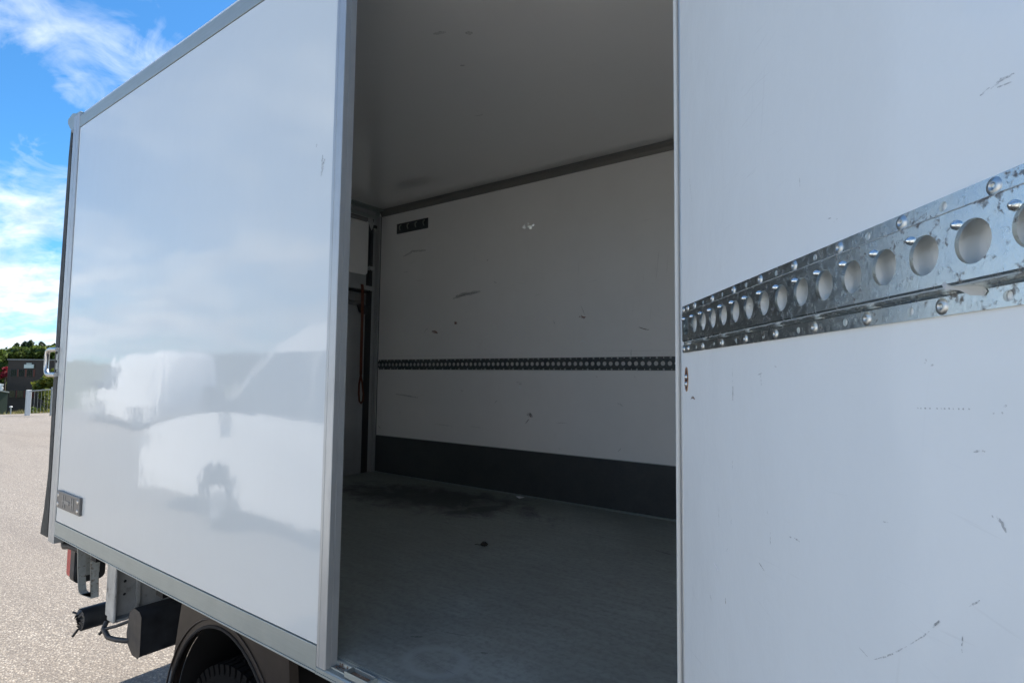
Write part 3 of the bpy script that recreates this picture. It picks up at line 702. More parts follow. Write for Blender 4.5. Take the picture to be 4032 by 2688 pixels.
marks([([(-1.412, 2.335), (-1.406, 2.36), (-1.408, 2.40)], .012, 'grey'), ([(-1.40, 2.37), (-1.396, 2.385)], .006, 'grey'), ([(-1.44, 2.43), (-1.437, 2.44)], .004, 'grey')], lambda x, z: (x, -.0006, z), truck)
marks([([(-1.166, .183), (-1.06, .174), (-.957, .165)], .0022, 'pale'), ([(-1.16, .175), (-1.10, .168)], .002, 'pale'), ([(-1.2, .33), (-1.1, .36)], .004, 'dark'), ([(-.98, 1.52), (-.9, 1.50)], .02, 'dark'),
       ([(-1.9, 1.2), (-1.7, 1.1)], .004, 'grey'), ([(-1.5, .6), (-1.3, .62)], .002, 'pale'), ([(-1.25, .25), (-1.22, .27)], .012, 'dark'), ([(-1.02, .30), (-1.0, .31)], .012, 'dark'), ([(-2.1, 1.3), (-2.0, 1.28)], .006, 'dark')], lambda x, y: (x, y, ZF+.0006), truck)
# pale scratches on the kick plate
marks([([(-1.43, 1.235), (-1.40, 1.215), (-1.42, 1.195)], .012, 'grey'), ([(-1.33, 1.08), (-1.31, 1.07)], .008, 'grey'), ([(-1.86, 1.18), (-1.855, 1.16)], .006, 'grey'), ([(-1.17, .995), (-1.13, 1.0)], .003, 'grey')], lambda x, z: (x, YW-.0088, z), truck)
# glint of a dent: added metal facets, tilted to catch daylight from the doorway
mb = MB()
nn = Vector((.60, -.76, -.22)).normalized(); uu = nn.orthogonal().normalized(); ww = nn.cross(uu)
for k in range(11):
    c_ = Vector((-2.086+rng.gauss(0, .022), YW-.009, 2.767+rng.gauss(0, .009)))
    tl_ = (nn+Vector((rng.gauss(0, .07), 0, rng.gauss(0, .07)))).normalized(); u_ = tl_.orthogonal().normalized(); w_ = tl_.cross(u_)
    s_ = rng.uniform(.005, .012)
    mb.add([c_+(u_*math.cos(t)+w_*math.sin(t))*s_*rng.uniform(.6, 1.2) for t in (0, 1.2, 2.5, 3.8, 5.1)], [(0, 1, 2, 3, 4)])
dn = mb.build('glint_facets', M_BOLT, truck); dn['kind'] = 'stuff'
marks([([(-2.76, 2.32), (-2.66, 2.345), (-2.50, 2.355)], .03, 'grey'), ([(-2.73, 2.335), (-2.6, 2.35)], .022, 'grey'), ([(-2.97, 2.085), (-2.94, 2.083), (-2.905, 2.068)], .020, 'rust'), ([(-2.745, 2.147), (-2.725, 2.137), (-2.715, 2.132)], .022, 'rust'),
       ([(-1.70, 2.13), (-1.66, 2.125)], .012, 'rust'), ([(-2.09, 1.50), (-2.06, 1.505), (-2.04, 1.485)], .02, 'dark'), ([(-3.3, 2.70), (-3.2, 2.73), (-3.05, 2.72)], .02, 'grey'), ([(-3.35, 1.60), (-3.1, 1.58)], .012, 'grey')], lambda x, z: (x, YW-.0010, z), truck)
marks([([(-1.52, .565), (-1.47, .585)], .02, 'grey'), ([(-1.41, .635), (-1.385, .65)], .025, 'grey'), ([(-1.58, .80), (-1.56, .81)], .012, 'grey'), ([(-1.835, 1.205), (-1.80, 1.215), (-1.78, 1.214)], .006, 'dark')], lambda x, y: (x, y, ZC-.0006), truck)

# ------------------------------------------------------------------ rear fittings and underbody
hd = P('grab_handle', MB().tube([(XR0+.004, -.012, 1.862)]+[(XR0-.04, -.014, 1.862), (XR0-.118, -.014, 1.862), (XR0-.141, -.014, 1.855), (XR0-.152, -.014, 1.835)]+[(XR0-.152, -.014, 1.765), (XR0-.141, -.014, 1.742), (XR0-.118, -.014, 1.732), (XR0-.04, -.014, 1.732), (XR0+.004, -.012, 1.732)], .0115, 12), M_CHROME)
MB().box(XR0-.028, XR0+.002, -.0085, .01, 1.735, 1.858).build('handle_plate', M_BRK, hd, .002)
for z in (1.845, 1.80, 1.752):
    MB().lathe([(0, .006), (.005, .005), (.008, 0)], lambda x, y, h, z=z: (XR0-.014+x, -.0086-h, z+y), 10).build('handle_screw', M_DARK, hd)
rf = P('marker_plate', MB().box(-3.463, -3.158, -.012, -.0005, 1.080, 1.163), M_CHIP, .003)
for x in (-3.448, -3.182):
    for z in (1.098, 1.142):
        MB().lathe([(0, .002), (.009, .002), (.0105, 0)], lambda a, b_, h, x=x, z=z: (x+a, -.0123-h, z+b_), 12).build('plate_rivet', M_CHROME, rf)
mb = MB()
for x in (-3.385, -3.36, -3.27, -3.245): mb.box(x, x+.012, -.0136, -.0123, 1.092, 1.150)
mb.box(-3.345, -3.29, -.0145, -.0123, 1.112, 1.128); mb.box(-3.40, -3.23, -.0132, -.0123, 1.118, 1.124)
mb.build('embossed_ribs', mat('emboss', (.22, .22, .21), .4), rf)

# black cable loop and bracket behind the rear corner
P('cable_loop', MB().tube([(-3.60, .10, .91), (-3.56, .055, .885), (-3.52, .05, .865), (-3.48, .06, .872), (-3.42, .08, .86), (-3.36, .12, .865), (-3.25, .2, .90)], .016, 10), M_BLACK)
P('cable_clip', MB().tube([(-3.545, .048, .895), (-3.54, .042, .87), (-3.535, .052, .853)], .006, 8), M_GREYTRIM)
# galvanised U strap: flat bar with its width across the truck
def ustrap(mb, xa, xb, y0, y1, zt, zb, th):
    prof = [(xa, zt), (xa+.052, zb+.03), (xa+.064, zb+.006), (xa+.088, zb), (xb+.03, zb+.012), (xb+.02, zb+.04), (xb, zt)]
    outer, inner = [], []
    n = len(prof)
    for i, p in enumerate(prof):
        a, b_ = Vector(prof[max(0, i-1)]), Vector(prof[min(n-1, i+1)])
        t = (b_-a).normalized(); nn = Vector((-t.y, t.x))
        outer.append(p); inner.append((p[0]+nn.x*th, p[1]+nn.y*th))
    ring = outer+inner[::-1]
    mb.prism(ring, lambda p, q, t: (p, t, q), y0, y1)
    return mb
P('towing_strap', ustrap(MB(), -3.40, -3.205, .06, .092, .93, .672, .006), M_BRK, .001)
tl = P('tail_lamp', MB().prism(rrect(.10, .24, .655, .845, .03), lambda p, q, t: (t, p, q), -3.60, -3.545), M_BLACK, .006)
MB().prism(rrect(.105, .235, .66, .84, .03), lambda p, q, t: (t, p, q), -3.668, -3.601).build('red_lens', M_RED, tl, .012)
P('lamp_bracket', MB().box(-3.545, -3.50, .12, .2, .70, .93), M_BRK, .003)
P('rear_crossmember', MB().box(-3.56, -3.30, .35, 1.8, .80, ZB-.078), M_UNDER)
# grey cross beam with ribs (tail-lift carrier)
yb = .10
beam = P('carrier_beam', MB().box(-3.150, -3.070, yb+.012, 1.95, .60, .885), M_PAINTG, .004)
MB().box(-3.088, -3.014, yb-.002, yb+.011, .596, .885).build('beam_end_flange', M_PAINTG, beam, .006)
for y0, y1 in ((.205, .225), (.47, .50)):
    MB().box(-3.0695, -3.056, y0, y1, .605, .88).build('beam_rib', M_PAINTG, beam, .003)
MB().box(-3.0695, -3.020, yb+.012, .7, .595, .606).build('beam_lip', M_PAINTG, beam, .002)
for y, z in ((.16, .80), (.16, .76), (.16, .70), (.30, .765), (.345, .74)):
    MB().lathe([(0, .003), (.005, .002), (.0065, 0)], lambda a, b_, h, y=y, z=z: (-3.0694+h, y+a, z+b_), 10).build('beam_bolt', M_DARK, beam)
# under-run tube with a torn plastic end
tb = P('underrun_tube', MB().tube([(-3.43, .105, .508), (-3.43, .4, .508), (-3.43, 1.9, .508)], .054, 20, caps=False).tube([(-3.43, .106, .508), (-3.43, .4, .508)], .047, 20, caps=False), M_BLACK)
mb = MB()
for k in range(16):
    a0 = 2*math.pi*k/16; a1 = a0+2*math.pi/16
    r_ = .05*rng.uniform(.35, .75)
    mb.add([(-3.43+.051*math.cos(a0), .104, .508+.051*math.sin(a0)), (-3.43+.051*math.cos(a1), .104, .508+.051*math.sin(a1)), (-3.43+r_*math.cos(a1), .098+rng.uniform(-.012, .01), .508+r_*math.sin(a1)), (-3.43+r_*math.cos(a0), .098+rng.uniform(-.012, .01), .508+r_*math.sin(a0))], [(0, 1, 2, 3)])
mb.tube([(-3.44, .10, .46), (-3.455, .09, .435), (-3.46, .085, .425)], .006, 6).tube([(-3.475, .1, .53), (-3.49, .09, .535)], .005, 6)
mb.build('torn_end_cap', M_BLACK, tb, recalc=False)
MB().disc(.046, lambda x, y, h: (-3.43+x, .125, .508+y), 0, 18).build('pale_core', mat('pale_core', (.70, .70, .70), .6), tb)
P('hanging_cable', MB().tube([(-3.06, .09, .60), (-3.05, .075, .575), (-2.99, .075, .553), (-2.93, .085, .556), (-2.86, .10, .565), (-2.8, .14, .58)], .011, 8).tube([(-3.075, .07, .548), (-3.05, .075, .572), (-2.97, .1, .60), (-2.86, .2, .655)], .007, 8), M_BLACK)
# black plastic under-run box
mb = MB()
prof = [(-2.865, .60), (-2.858, .56), (-2.80, .522), (-2.735, .522), (-2.722, .54), (-2.722, .70), (-2.745, .717), (-2.80, .72), (-2.842, .695)]
mb.prism(prof, lambda p, q, t: (p, t, q), .10, 1.0)
P('underrun_box', mb, M_BLACK, .022, seg=4)
P('box_hanger', MB().box(-2.78, -2.72, .30, .36, .70, ZB-.078).box(-2.84, -2.66, .42, .9, .70, ZB-.078), M_UNDER)
# mudguard: skirt plate with an arch cut through it, rolled lip and dark liner
ax, az, ra, rb = -1.945, .40, .385, .475
guard_pts = []
mb = MB()
na = 28
arch = [(ax+ra*math.cos(a), az+rb*math.sin(a)) for a in [math.pi-math.pi*k/na for k in range(na+1)]]
def outer_pt(k):
    a = math.pi-math.pi*k/na
    x, z = ax+ra*math.cos(a), az+rb*math.sin(a)
    # skirt outline: straight rear edge, top under the rail, slanted front edge
    f = k/na
    if f < .30: return (-2.352+.115*(f/.30)**1.3, .30+f/.30*(ZB-.002-.30))
    if f > .74: return (-1.56+.075*(f-.74)/.26, ZB-.002-(f-.74)/.26*(ZB-.002-.30))
    return (-2.237+(f-.30)/.44*(2.237-1.56), ZB-.002)
outl = [outer_pt(k) for k in range(na+1)]
for y, flip in ((.045, 0), (.075, 1)):
    mb.add([(p[0], y, p[1]) for p in outl]+[(p[0], y, p[1]) for p in arch], [(k, k+1, na+1+k+1, na+1+k) for k in range(na)])
mb.add([(p[0], .045, p[1]) for p in outl]+[(p[0], .075, p[1]) for p in outl], [(k, k+1, na+1+k+1, na+1+k) for k in range(na)])
guard = mb.build('mudguard', M_GUARD, truck)
MB().tube([(p[0], .045, p[1]) for p in arch], .006, 10).build('arch_lip', M_UNDER, guard)
MB().tube([(ax+(ra+.028)*math.cos(a), .043, az+(rb+.026)*math.sin(a)) for a in [math.pi-math.pi*k/na for k in range(na+1)]], .0035, 8).build('arch_bead', M_GUARD, guard)
mb = MB()
mb.add([(p[0], .076, p[1]) for p in arch]+[(p[0], .72, p[1]) for p in arch], [(k, k+1, na+1+k+1, na+1+k) for k in range(na)], True)
mb.add([(p[0], .72, p[1]) for p in arch], [tuple(range(na+1))])
mb.box(ax-ra, ax+ra, .715, .719, .05, az-.001).box(ax-ra-.004, ax-ra, .076, .72, .12, az).box(ax+ra, ax+ra+.004, .076, .72, .12, az)
mb.build('arch_liner', M_UNDER, guard)
P('guard_flange', MB().box(-2.277, -2.269, .078, .24, .79, ZB-.003), M_PAINTG, .002)
# twin rear wheel
wh = bpy.data.objects.new('wheel', None); COL.objects.link(wh); setw(wh, Matrix.Translation((ax, .2, .372)), truck)
def tyre(y0, y1, r):
    m = MB(); w = y1-y0
    prof = [(.235, y0+.01), (.30, y0), (r-.035, y0+.004), (r-.008, y0+.018), (r, y0+.03), (r, y1-.03), (r-.008, y1-.018), (r-.035, y1-.004), (.30, y1), (.235, y1-.01)]
    m.lathe(prof, lambda x, y, h: (ax+x, h, .372+y), 56)
    for k in range(56):
        a = 2*math.pi*k/56
        for ya, yb_, off in ((y0+.006, y0+.05, 0), (y0+.055, y1-.055, .5), (y1-.05, y1-.006, 0)):
            a0, a1 = a+off*.112+.012, a+off*.112+.085
            rr0, rr1 = r-.006, r+.008
            if off == 0: rr0 = r-.03
            vs = [(ax+rr*math.cos(t), yy, .372+rr*math.sin(t)) for rr in (rr0, rr1) for t in (a0, a1) for yy in (ya, yb_)]
            m.add(vs, [(0, 1, 3, 2), (4, 6, 7, 5), (0, 4, 5, 1), (2, 3, 7, 6), (0, 2, 6, 4), (1, 5, 7, 3)])
    return m
tyre(.09, .29, .345).build('tyre', M_TYRE, wh)
tyre(.33, .53, .345).build('inner_tyre', M_TYRE, wh)
MB().lathe([(.235, .11), (.22, .10), (.215, .14), (.19, .19), (.10, .20), (.085, .15), (0, .15)], lambda x, y, h: (ax+x, h, .372+y), 28).build('rim', M_RIM, wh)
P('rear_axle', MB().tube([(ax, .3, .372), (ax, 1.8, .372)], .06, 12), M_UNDER)
P('far_wheel', MB().lathe([(0, 1.62), (.32, 1.62), (.345, 1.66), (.345, 2.0), (.32, 2.04), (0, 2.04)], lambda x, y, h: (ax+x, h, .372+y), 32), M_TYRE)

# ------------------------------------------------------------------ loose things in the load space
mb = MB()
pts = [(XD+.047, 1.915, 2.445), (XD+.052, 1.915, 2.472), (XD+.03, 1.915, 2.476)]
def strap_strip(mb, pts, w):
    n = len(pts); L_ = [(p[0], p[1]-w/2, p[2]) for p in pts]; R_ = [(p[0], p[1]+w/2, p[2]) for p in pts]
    B = [(p[0]+.003, p[1], p[2]) for p in L_]; C_ = [(p[0]+.003, p[1], p[2]) for p in R_]
    mb.add(L_+R_+B+C_, [(i, i+1, n+i+1, n+i) for i in range(n-1)]+[(2*n+i, 3*n+i, 3*n+i+1, 2*n+i+1) for i in range(n-1)]+[(i, 2*n+i, 2*n+i+1, i+1) for i in range(n-1)]+[(n+i, n+i+1, 3*n+i+1, 3*n+i) for i in range(n-1)])
path = [(XD+.043, 1.905, 2.466), (XD+.047, 1.907, 2.43), (XD+.046, 1.912, 2.2), (XD+.044, 1.914, 1.95), (XD+.043, 1.917, 1.75)]
strap_strip(mb, [(XD+.02, 1.904, 2.4705), (XD+.042, 1.905, 2.4705)]+path, .026)
th = thing('strap', 'orange webbing strap hanging in a loop from the bar across the rear door', 'strap', (XD+.045, 1.91, 2.47))
mb.build('webbing', M_ORANGE, th)
loop = [(XD+.043, 1.917, 1.75), (XD+.044, 1.903, 1.68), (XD+.05, 1.898, 1.60), (XD+.05, 1.905, 1.545), (XD+.05, 1.922, 1.525), (XD+.05, 1.940, 1.55), (XD+.05, 1.943, 1.60), (XD+.046, 1.932, 1.68), (XD+.043, 1.918, 1.75)]
MB().tube(loop, .0075, 8).build('loop_end', M_ORANGE, th)
MB().lathe([(0, .006), (.007, .005), (.009, 0)], lambda x, y, h: (XD+.035+x, 1.905+y, 2.474+h), 10).build('strap_stud', M_BOLT, th)
mb = MB()
for k in range(9):
    a = k*.7
    s = .013+.005*math.sin(k*2.1)
    mb.add([(-1.634+s*math.cos(a)*1.3, 1.087+s*math.sin(a), ZF+.004+.006*(k % 3)), (-1.634+s*math.cos(a+.6)*1.3, 1.087+s*math.sin(a+.6), ZF+.003), (-1.634+.006*math.cos(a), 1.087, ZF+.020+.004*(k % 2)), (-1.636, 1.085, ZF+.002)], [(0, 1, 2), (0, 2, 3), (1, 3, 2)])
mb.tube([(-1.65, 1.085, ZF+.003), (-1.668, 1.08, ZF+.004), (-1.68, 1.075, ZF+.003)], .0013, 6)
tag(mb.build('dry_leaf', mat('dry_leaf', (.02, .018, .015), .8), None), 'small dark crumpled leaf lying in the middle of the load floor', 'leaf')
mb = MB()
mb.prism([(-.03, -.01), (.0, -.016), (.028, -.004), (.02, .012), (-.018, .014)], lambda p, q, t: (-2.083+p, 2.03+q, ZF+.001+t+abs(p)*.3), 0, .002)
tag(mb.build('paper_scrap', M_MARK['white'], None), 'tiny pale paper scrap on the floor by the dark kick plate', 'paper scrap')

# ------------------------------------------------------------------ background beyond the lot
def leaf_cloud(mb, clumps, n, s0, s1, flat=.0):
    for _ in range(n):
        c_, rx, ry, rz = clumps[rng.randrange(len(clumps))]
        while True:
            p = Vector((rng.uniform(-1, 1), rng.uniform(-1, 1), rng.uniform(-1, 1)))
            if .35 < p.length < 1: break
        p = Vector((c_[0]+p.x*rx, c_[1]+p.y*ry, c_[2]+p.z*rz))
        s = rng.uniform(s0, s1)
        u = Vector((rng.gauss(0, 1), rng.gauss(0, 1), rng.gauss(0, 1)*(1-flat))).normalized()
        w = u.orthogonal().normalized(); w.rotate(Quaternion(u, rng.uniform(0, 6.28)))
        x = u.cross(w)
        mb.add([p-w*s, p+x*s*.55, p+w*s, p-x*s*.55], [(0, 1, 2, 3)])
def tree(name, label, base, clumps, n, s0, s1, leafmat, h, group=None, cat='tree'):
    t = thing(name, label, cat, base, group)
    B = Vector(base)
    tr = MB().tube([B+Vector((0, 0, -.3)), B+Vector((.05, 0, h*.3)), B+Vector((-.03, .04, h*.62)), B+Vector((0, 0, h*.9))], .1, 8, rs=[h*.03, h*.022, h*.014, h*.004])
    for c_, rx, ry, rz in clumps[:6]:
        q = B+Vector(c_)
        z0 = B.z+min(h*.6, max(h*.2, c_[2]*.6))
        tr.tube([Vector((B.x, B.y, z0)), (Vector((B.x, B.y, z0))+q)*.5+Vector((0, 0, .1)), q], .03, 6, rs=[h*.011, h*.008, h*.003])
    tr.build('trunk', M_BARK, t)
    mb = MB()
    leaf_cloud(mb, [((B.x+c_[0], B.y+c_[1], B.z+c_[2]), rx, ry, rz) for c_, rx, ry, rz in clumps], n, s0, s1)
    mb.build('crown', leafmat, t, recalc=False)
    return t
def round_clumps(r, h0, h1, k):
    o = []
    for i in range(k):
        f = rng.random(); a = rng.uniform(0, 6.28)
        w = math.sin(math.pi*(.12+.8*f))
        rr = r*w*rng.uniform(.25, .8)
        s = r*rng.uniform(.28, .5)
        o.append(((rr*math.cos(a), rr*math.sin(a), h0+(h1-h0)*f), s, s, s*.8))
    return o
tree('tree', 'bright leafy tree at the left edge, standing before the office building', (-37.0, 5.9, -.8), round_clumps(1.25, 1.0, 4.6, 16), 3600, .07, .15, M_LEAF_G, 4.4)
tree('tree', 'yellow-topped tree growing up against the dark office building', (-42.5, 10.45, -1.9), round_clumps(.95, .6, 4.9, 18), 3600, .08, .16, M_LEAF_Y, 4.6)
tree('tree', 'dark tree rising close behind the white corner of the truck', (-41.2, 11.5, -2.0), round_clumps(1.1, 1.0, 4.8, 16), 2400, .08, .16, M_LEAF_G, 4.5)
tree('red_leaved_tree', 'small crimson tree left of the office building', (-66.0, 13.24, -1.2), round_clumps(.55, 2.0, 3.7, 8), 700, .06, .12, M_LEAF_R, 3.2)
tree('shrub', 'pale leafy shrub growing through the gate by the truck', (-30.4, 6.95, -.25), round_clumps(.42, .15, 1.15, 12), 900, .03, .06, M_LEAF_Y, .9, cat='shrub')
tree('shrub', 'low weedy shrub at the foot of the white gate post', (-30.0, 6.5, -.2), round_clumps(.30, .05, .42, 8), 500, .025, .05, M_LEAF_G, .35, cat='shrub')
# far conifers along the ridge
def conifer_clumps(r, h):
    o = []
    for k in range(11):
        f = k/10; w = r*(1-f)**.8+.12
        for j in range(3 if f < .8 else 1):
            a = rng.uniform(0, 6.28)
            o.append(((w*.55*math.cos(a), w*.55*math.sin(a), h*(.18+.8*f)), w*.7+.25, w*.7+.25, h*.09))
    return o
g_ = 'dark pines along the ridge'
names = ['dark pine above the left edge of the office roof, first in the ridge row', 'second dark pine from the left in the ridge row', 'third dark pine from the left, above the pale office sign', 'fourth dark pine from the left in the ridge row', 'dark pine left of the grab handle in the ridge row', 'dark pine above the grab handle, in the ridge row', 'last dark pine of the ridge row, touching the truck corner']
c0 = tree('pine_tree', names[0], (-104.3, 22.5, -2.0), conifer_clumps(2.9, 7.2), 3200, .16, .34, M_LEAF_D, 7.0, g_)
for k, (x, y, s) in enumerate(((-104.0, 23.3, 1.03), (-102.6, 23.7, 1.06), (-103.4, 24.5, .97), (-101.9, 24.7, 1.03), (-101.6, 25.5, .96), (-100.6, 25.8, 1.0))):
    W = Matrix.Translation((x, y, -2.0)) @ Matrix.Rotation(k*1.3, 4, 'Z') @ Matrix.Scale(s, 4) @ Matrix.Translation((104.3, -22.5, 2.0))
    copy_tree(c0, W, names[k+1])
g2 = 'mid green trees below the ridge'
c1 = tree('broadleaf_tree', 'mid green round tree over the left half of the office roof', (-80, 17.5, -2.2), round_clumps(2.1, 1.5, 6.0, 20), 2600, .14, .28, M_LEAF_G, 5.0, g2)
for k, (x, y, s, l) in enumerate(((-79, 18.9, 1.02, 'mid green round tree over the right half of the office roof'), (-81.5, 16.3, .97, 'mid green round tree behind the leafy tree at the left edge'), (-78.2, 19.9, 1.03, 'mid green round tree by the truck corner, behind the office building'))):
    W = Matrix.Translation((x, y, -2.2)) @ Matrix.Rotation(k*1.9+.5, 4, 'Z') @ Matrix.Scale(s, 4) @ Matrix.Translation((80, -17.5, 2.2))
    copy_tree(c1, W, l)
# office building
A_ = Vector((-63.18, 12.77, 0)); Bv = Vector((-60.0, 15.05, 0))
ub = (Bv-A_).normalized(); nb = Vector((ub.y, -ub.x, 0))      # along the front / towards the camera
if nb.x < 0: nb = -nb
bld = thing('office_building', 'dark brown two-storey office building with a pale sign beyond the lot', 'building', A_+ub*2)
BP = lambda s, z, d=0.0: A_+ub*s+nb*d+Vector((0, 0, z))
def bbox(s0, s1, z0, z1, d0, d1):
    b = MB().box(s0, s1, d0, d1, z0, z1)
    return MB().add([BP(x, z, y) for x, y, z in b.v], b.f)
bbox(0, 5.2, -2.6, 2.66, -5, 0).build('wall', M_BLDG, bld)
bbox(-.06, 5.26, 2.661, 2.76, -5.06, .06).build('roof_edge', M_GREYTRIM, bld)
for z0 in (1.28, -.52):
    for k, s in enumerate((.34, 1.02, 1.72)):
        f = bbox(s-.04, s+.50, z0-.03, z0+.60, .0, .05).build('window', M_WFRAME, bld)
        for j in range(3):
            bbox(s+j*.157, s+j*.157+.125, z0, z0+.57, .051, .055).build('pane', M_GLASS, f)
        bbox(s+.505, s+.64, z0-.02, z0+.59, .0, .035).build('red_board', M_WRED, bld)
sg = bbox(1.48, 2.30, 1.98, 2.30, .06, .12).build('sign', M_SIGN, bld)
bbox(1.66, 2.10, 2.33, 2.42, .06, .11).build('sign_cap', M_SIGN, sg)
mb = MB()
for r_ in range(2):
    for k in range(6):
        s = 1.56+k*.115+(r_*.02); b = MB().box(s, s+.07*rng.uniform(.6, 1.1), .1205, .124, 2.16-r_*.11, 2.22-r_*.11); mb.add([BP(x, z, y) for x, y, z in b.v], b.f)
# low shed with a pale sloping roof edge
sh = thing('shed', 'low dark green shed with a pale sloping roof edge at the far left', 'shed', (-38.6, 7.0, -.6))
MB().prism([(5.0, -1.6), (7.42, -1.6), (7.42, .60), (5.0, 1.15)], lambda p, q, t: (t-.14*(p-7.4)-38.27, p, q), -2.2, 0).build('wall', M_SHED, sh)
MB().prism([(4.9, 1.175), (7.46, .60), (7.46, .66), (4.9, 1.24)], lambda p, q, t: (t-.14*(p-7.4)-38.27, p, q), -2.3, .06).build('roof', M_ROOFP, sh)
# white gate at the lot edge
gt = thing('gate', 'white-posted metal gate at the far edge of the lot, close to the truck', 'gate', (-28.37, 5.87, 0))
MB().box(-28.46, -28.30, 5.80, 5.945, -.2, 1.0).build('gate_post', M_POSTW, gt, .01)
MB().tube([(-28.30, 5.93, .955), (-27.6, 6.39, 1.035), (-26.9, 6.85, 1.09)], .022, 8).build('rail', M_BRK, gt)
MB().tube([(-27.62, 6.40, -.1), (-27.62, 6.40, 1.12)], .035, 8).build('post', M_BRK, gt)
mb = MB()
for k in range(6):
    f = k/6; mb.tube([(-28.30+.7*f, 5.93+.46*f, .08), (-28.30+.7*f, 5.93+.46*f, .94+.08*f)], .0035, 5)
w = mb.build('wire_mesh', M_BRK, gt); w['kind'] = 'stuff'
bl = thing('bollard_lamp', 'small pale bollard in the weeds at the lot edge', 'bollard', (-29.9, 5.70, 0))
MB().tube([(-29.9, 5.70, -.1), (-29.9, 5.70, .24)], .022, 10).build('stem', M_BRK, bl)
MB().lathe([(0, .31), (.045, .305), (.055, .285), (.055, .265), (.025, .24)], lambda x, y, h: (-29.9+x, 5.70+y, h), 12).build('lamp_head', M_POSTW, bl)
# weedy grass strip along the lot edge
mb = MB()
for k in range(5200):
    x = -29.65-abs(rng.gauss(0, .9)); y = rng.uniform(3.6, 9.2); z = hgt(x, y)
    h = rng.uniform(.10, .42)*(.55+.45*math.sin(y*3.1)*math.sin(y*1.3+1)); a = rng.uniform(0, 6.28); wd = rng.uniform(.010, .026); ln = rng.uniform(-.12, .12)
    mb.add([(x-wd*math.cos(a), y-wd*math.sin(a), z-.03), (x+wd*math.cos(a), y+wd*math.sin(a), z-.03), (x+ln, y+ln*.6, z+h)], [(0, 1, 2)])
gr = mb.build('grass', M_GRASS, None, recalc=False); gr['kind'] = 'stuff'; gr['label'] = 'dry weedy grass strip along the lot edge'

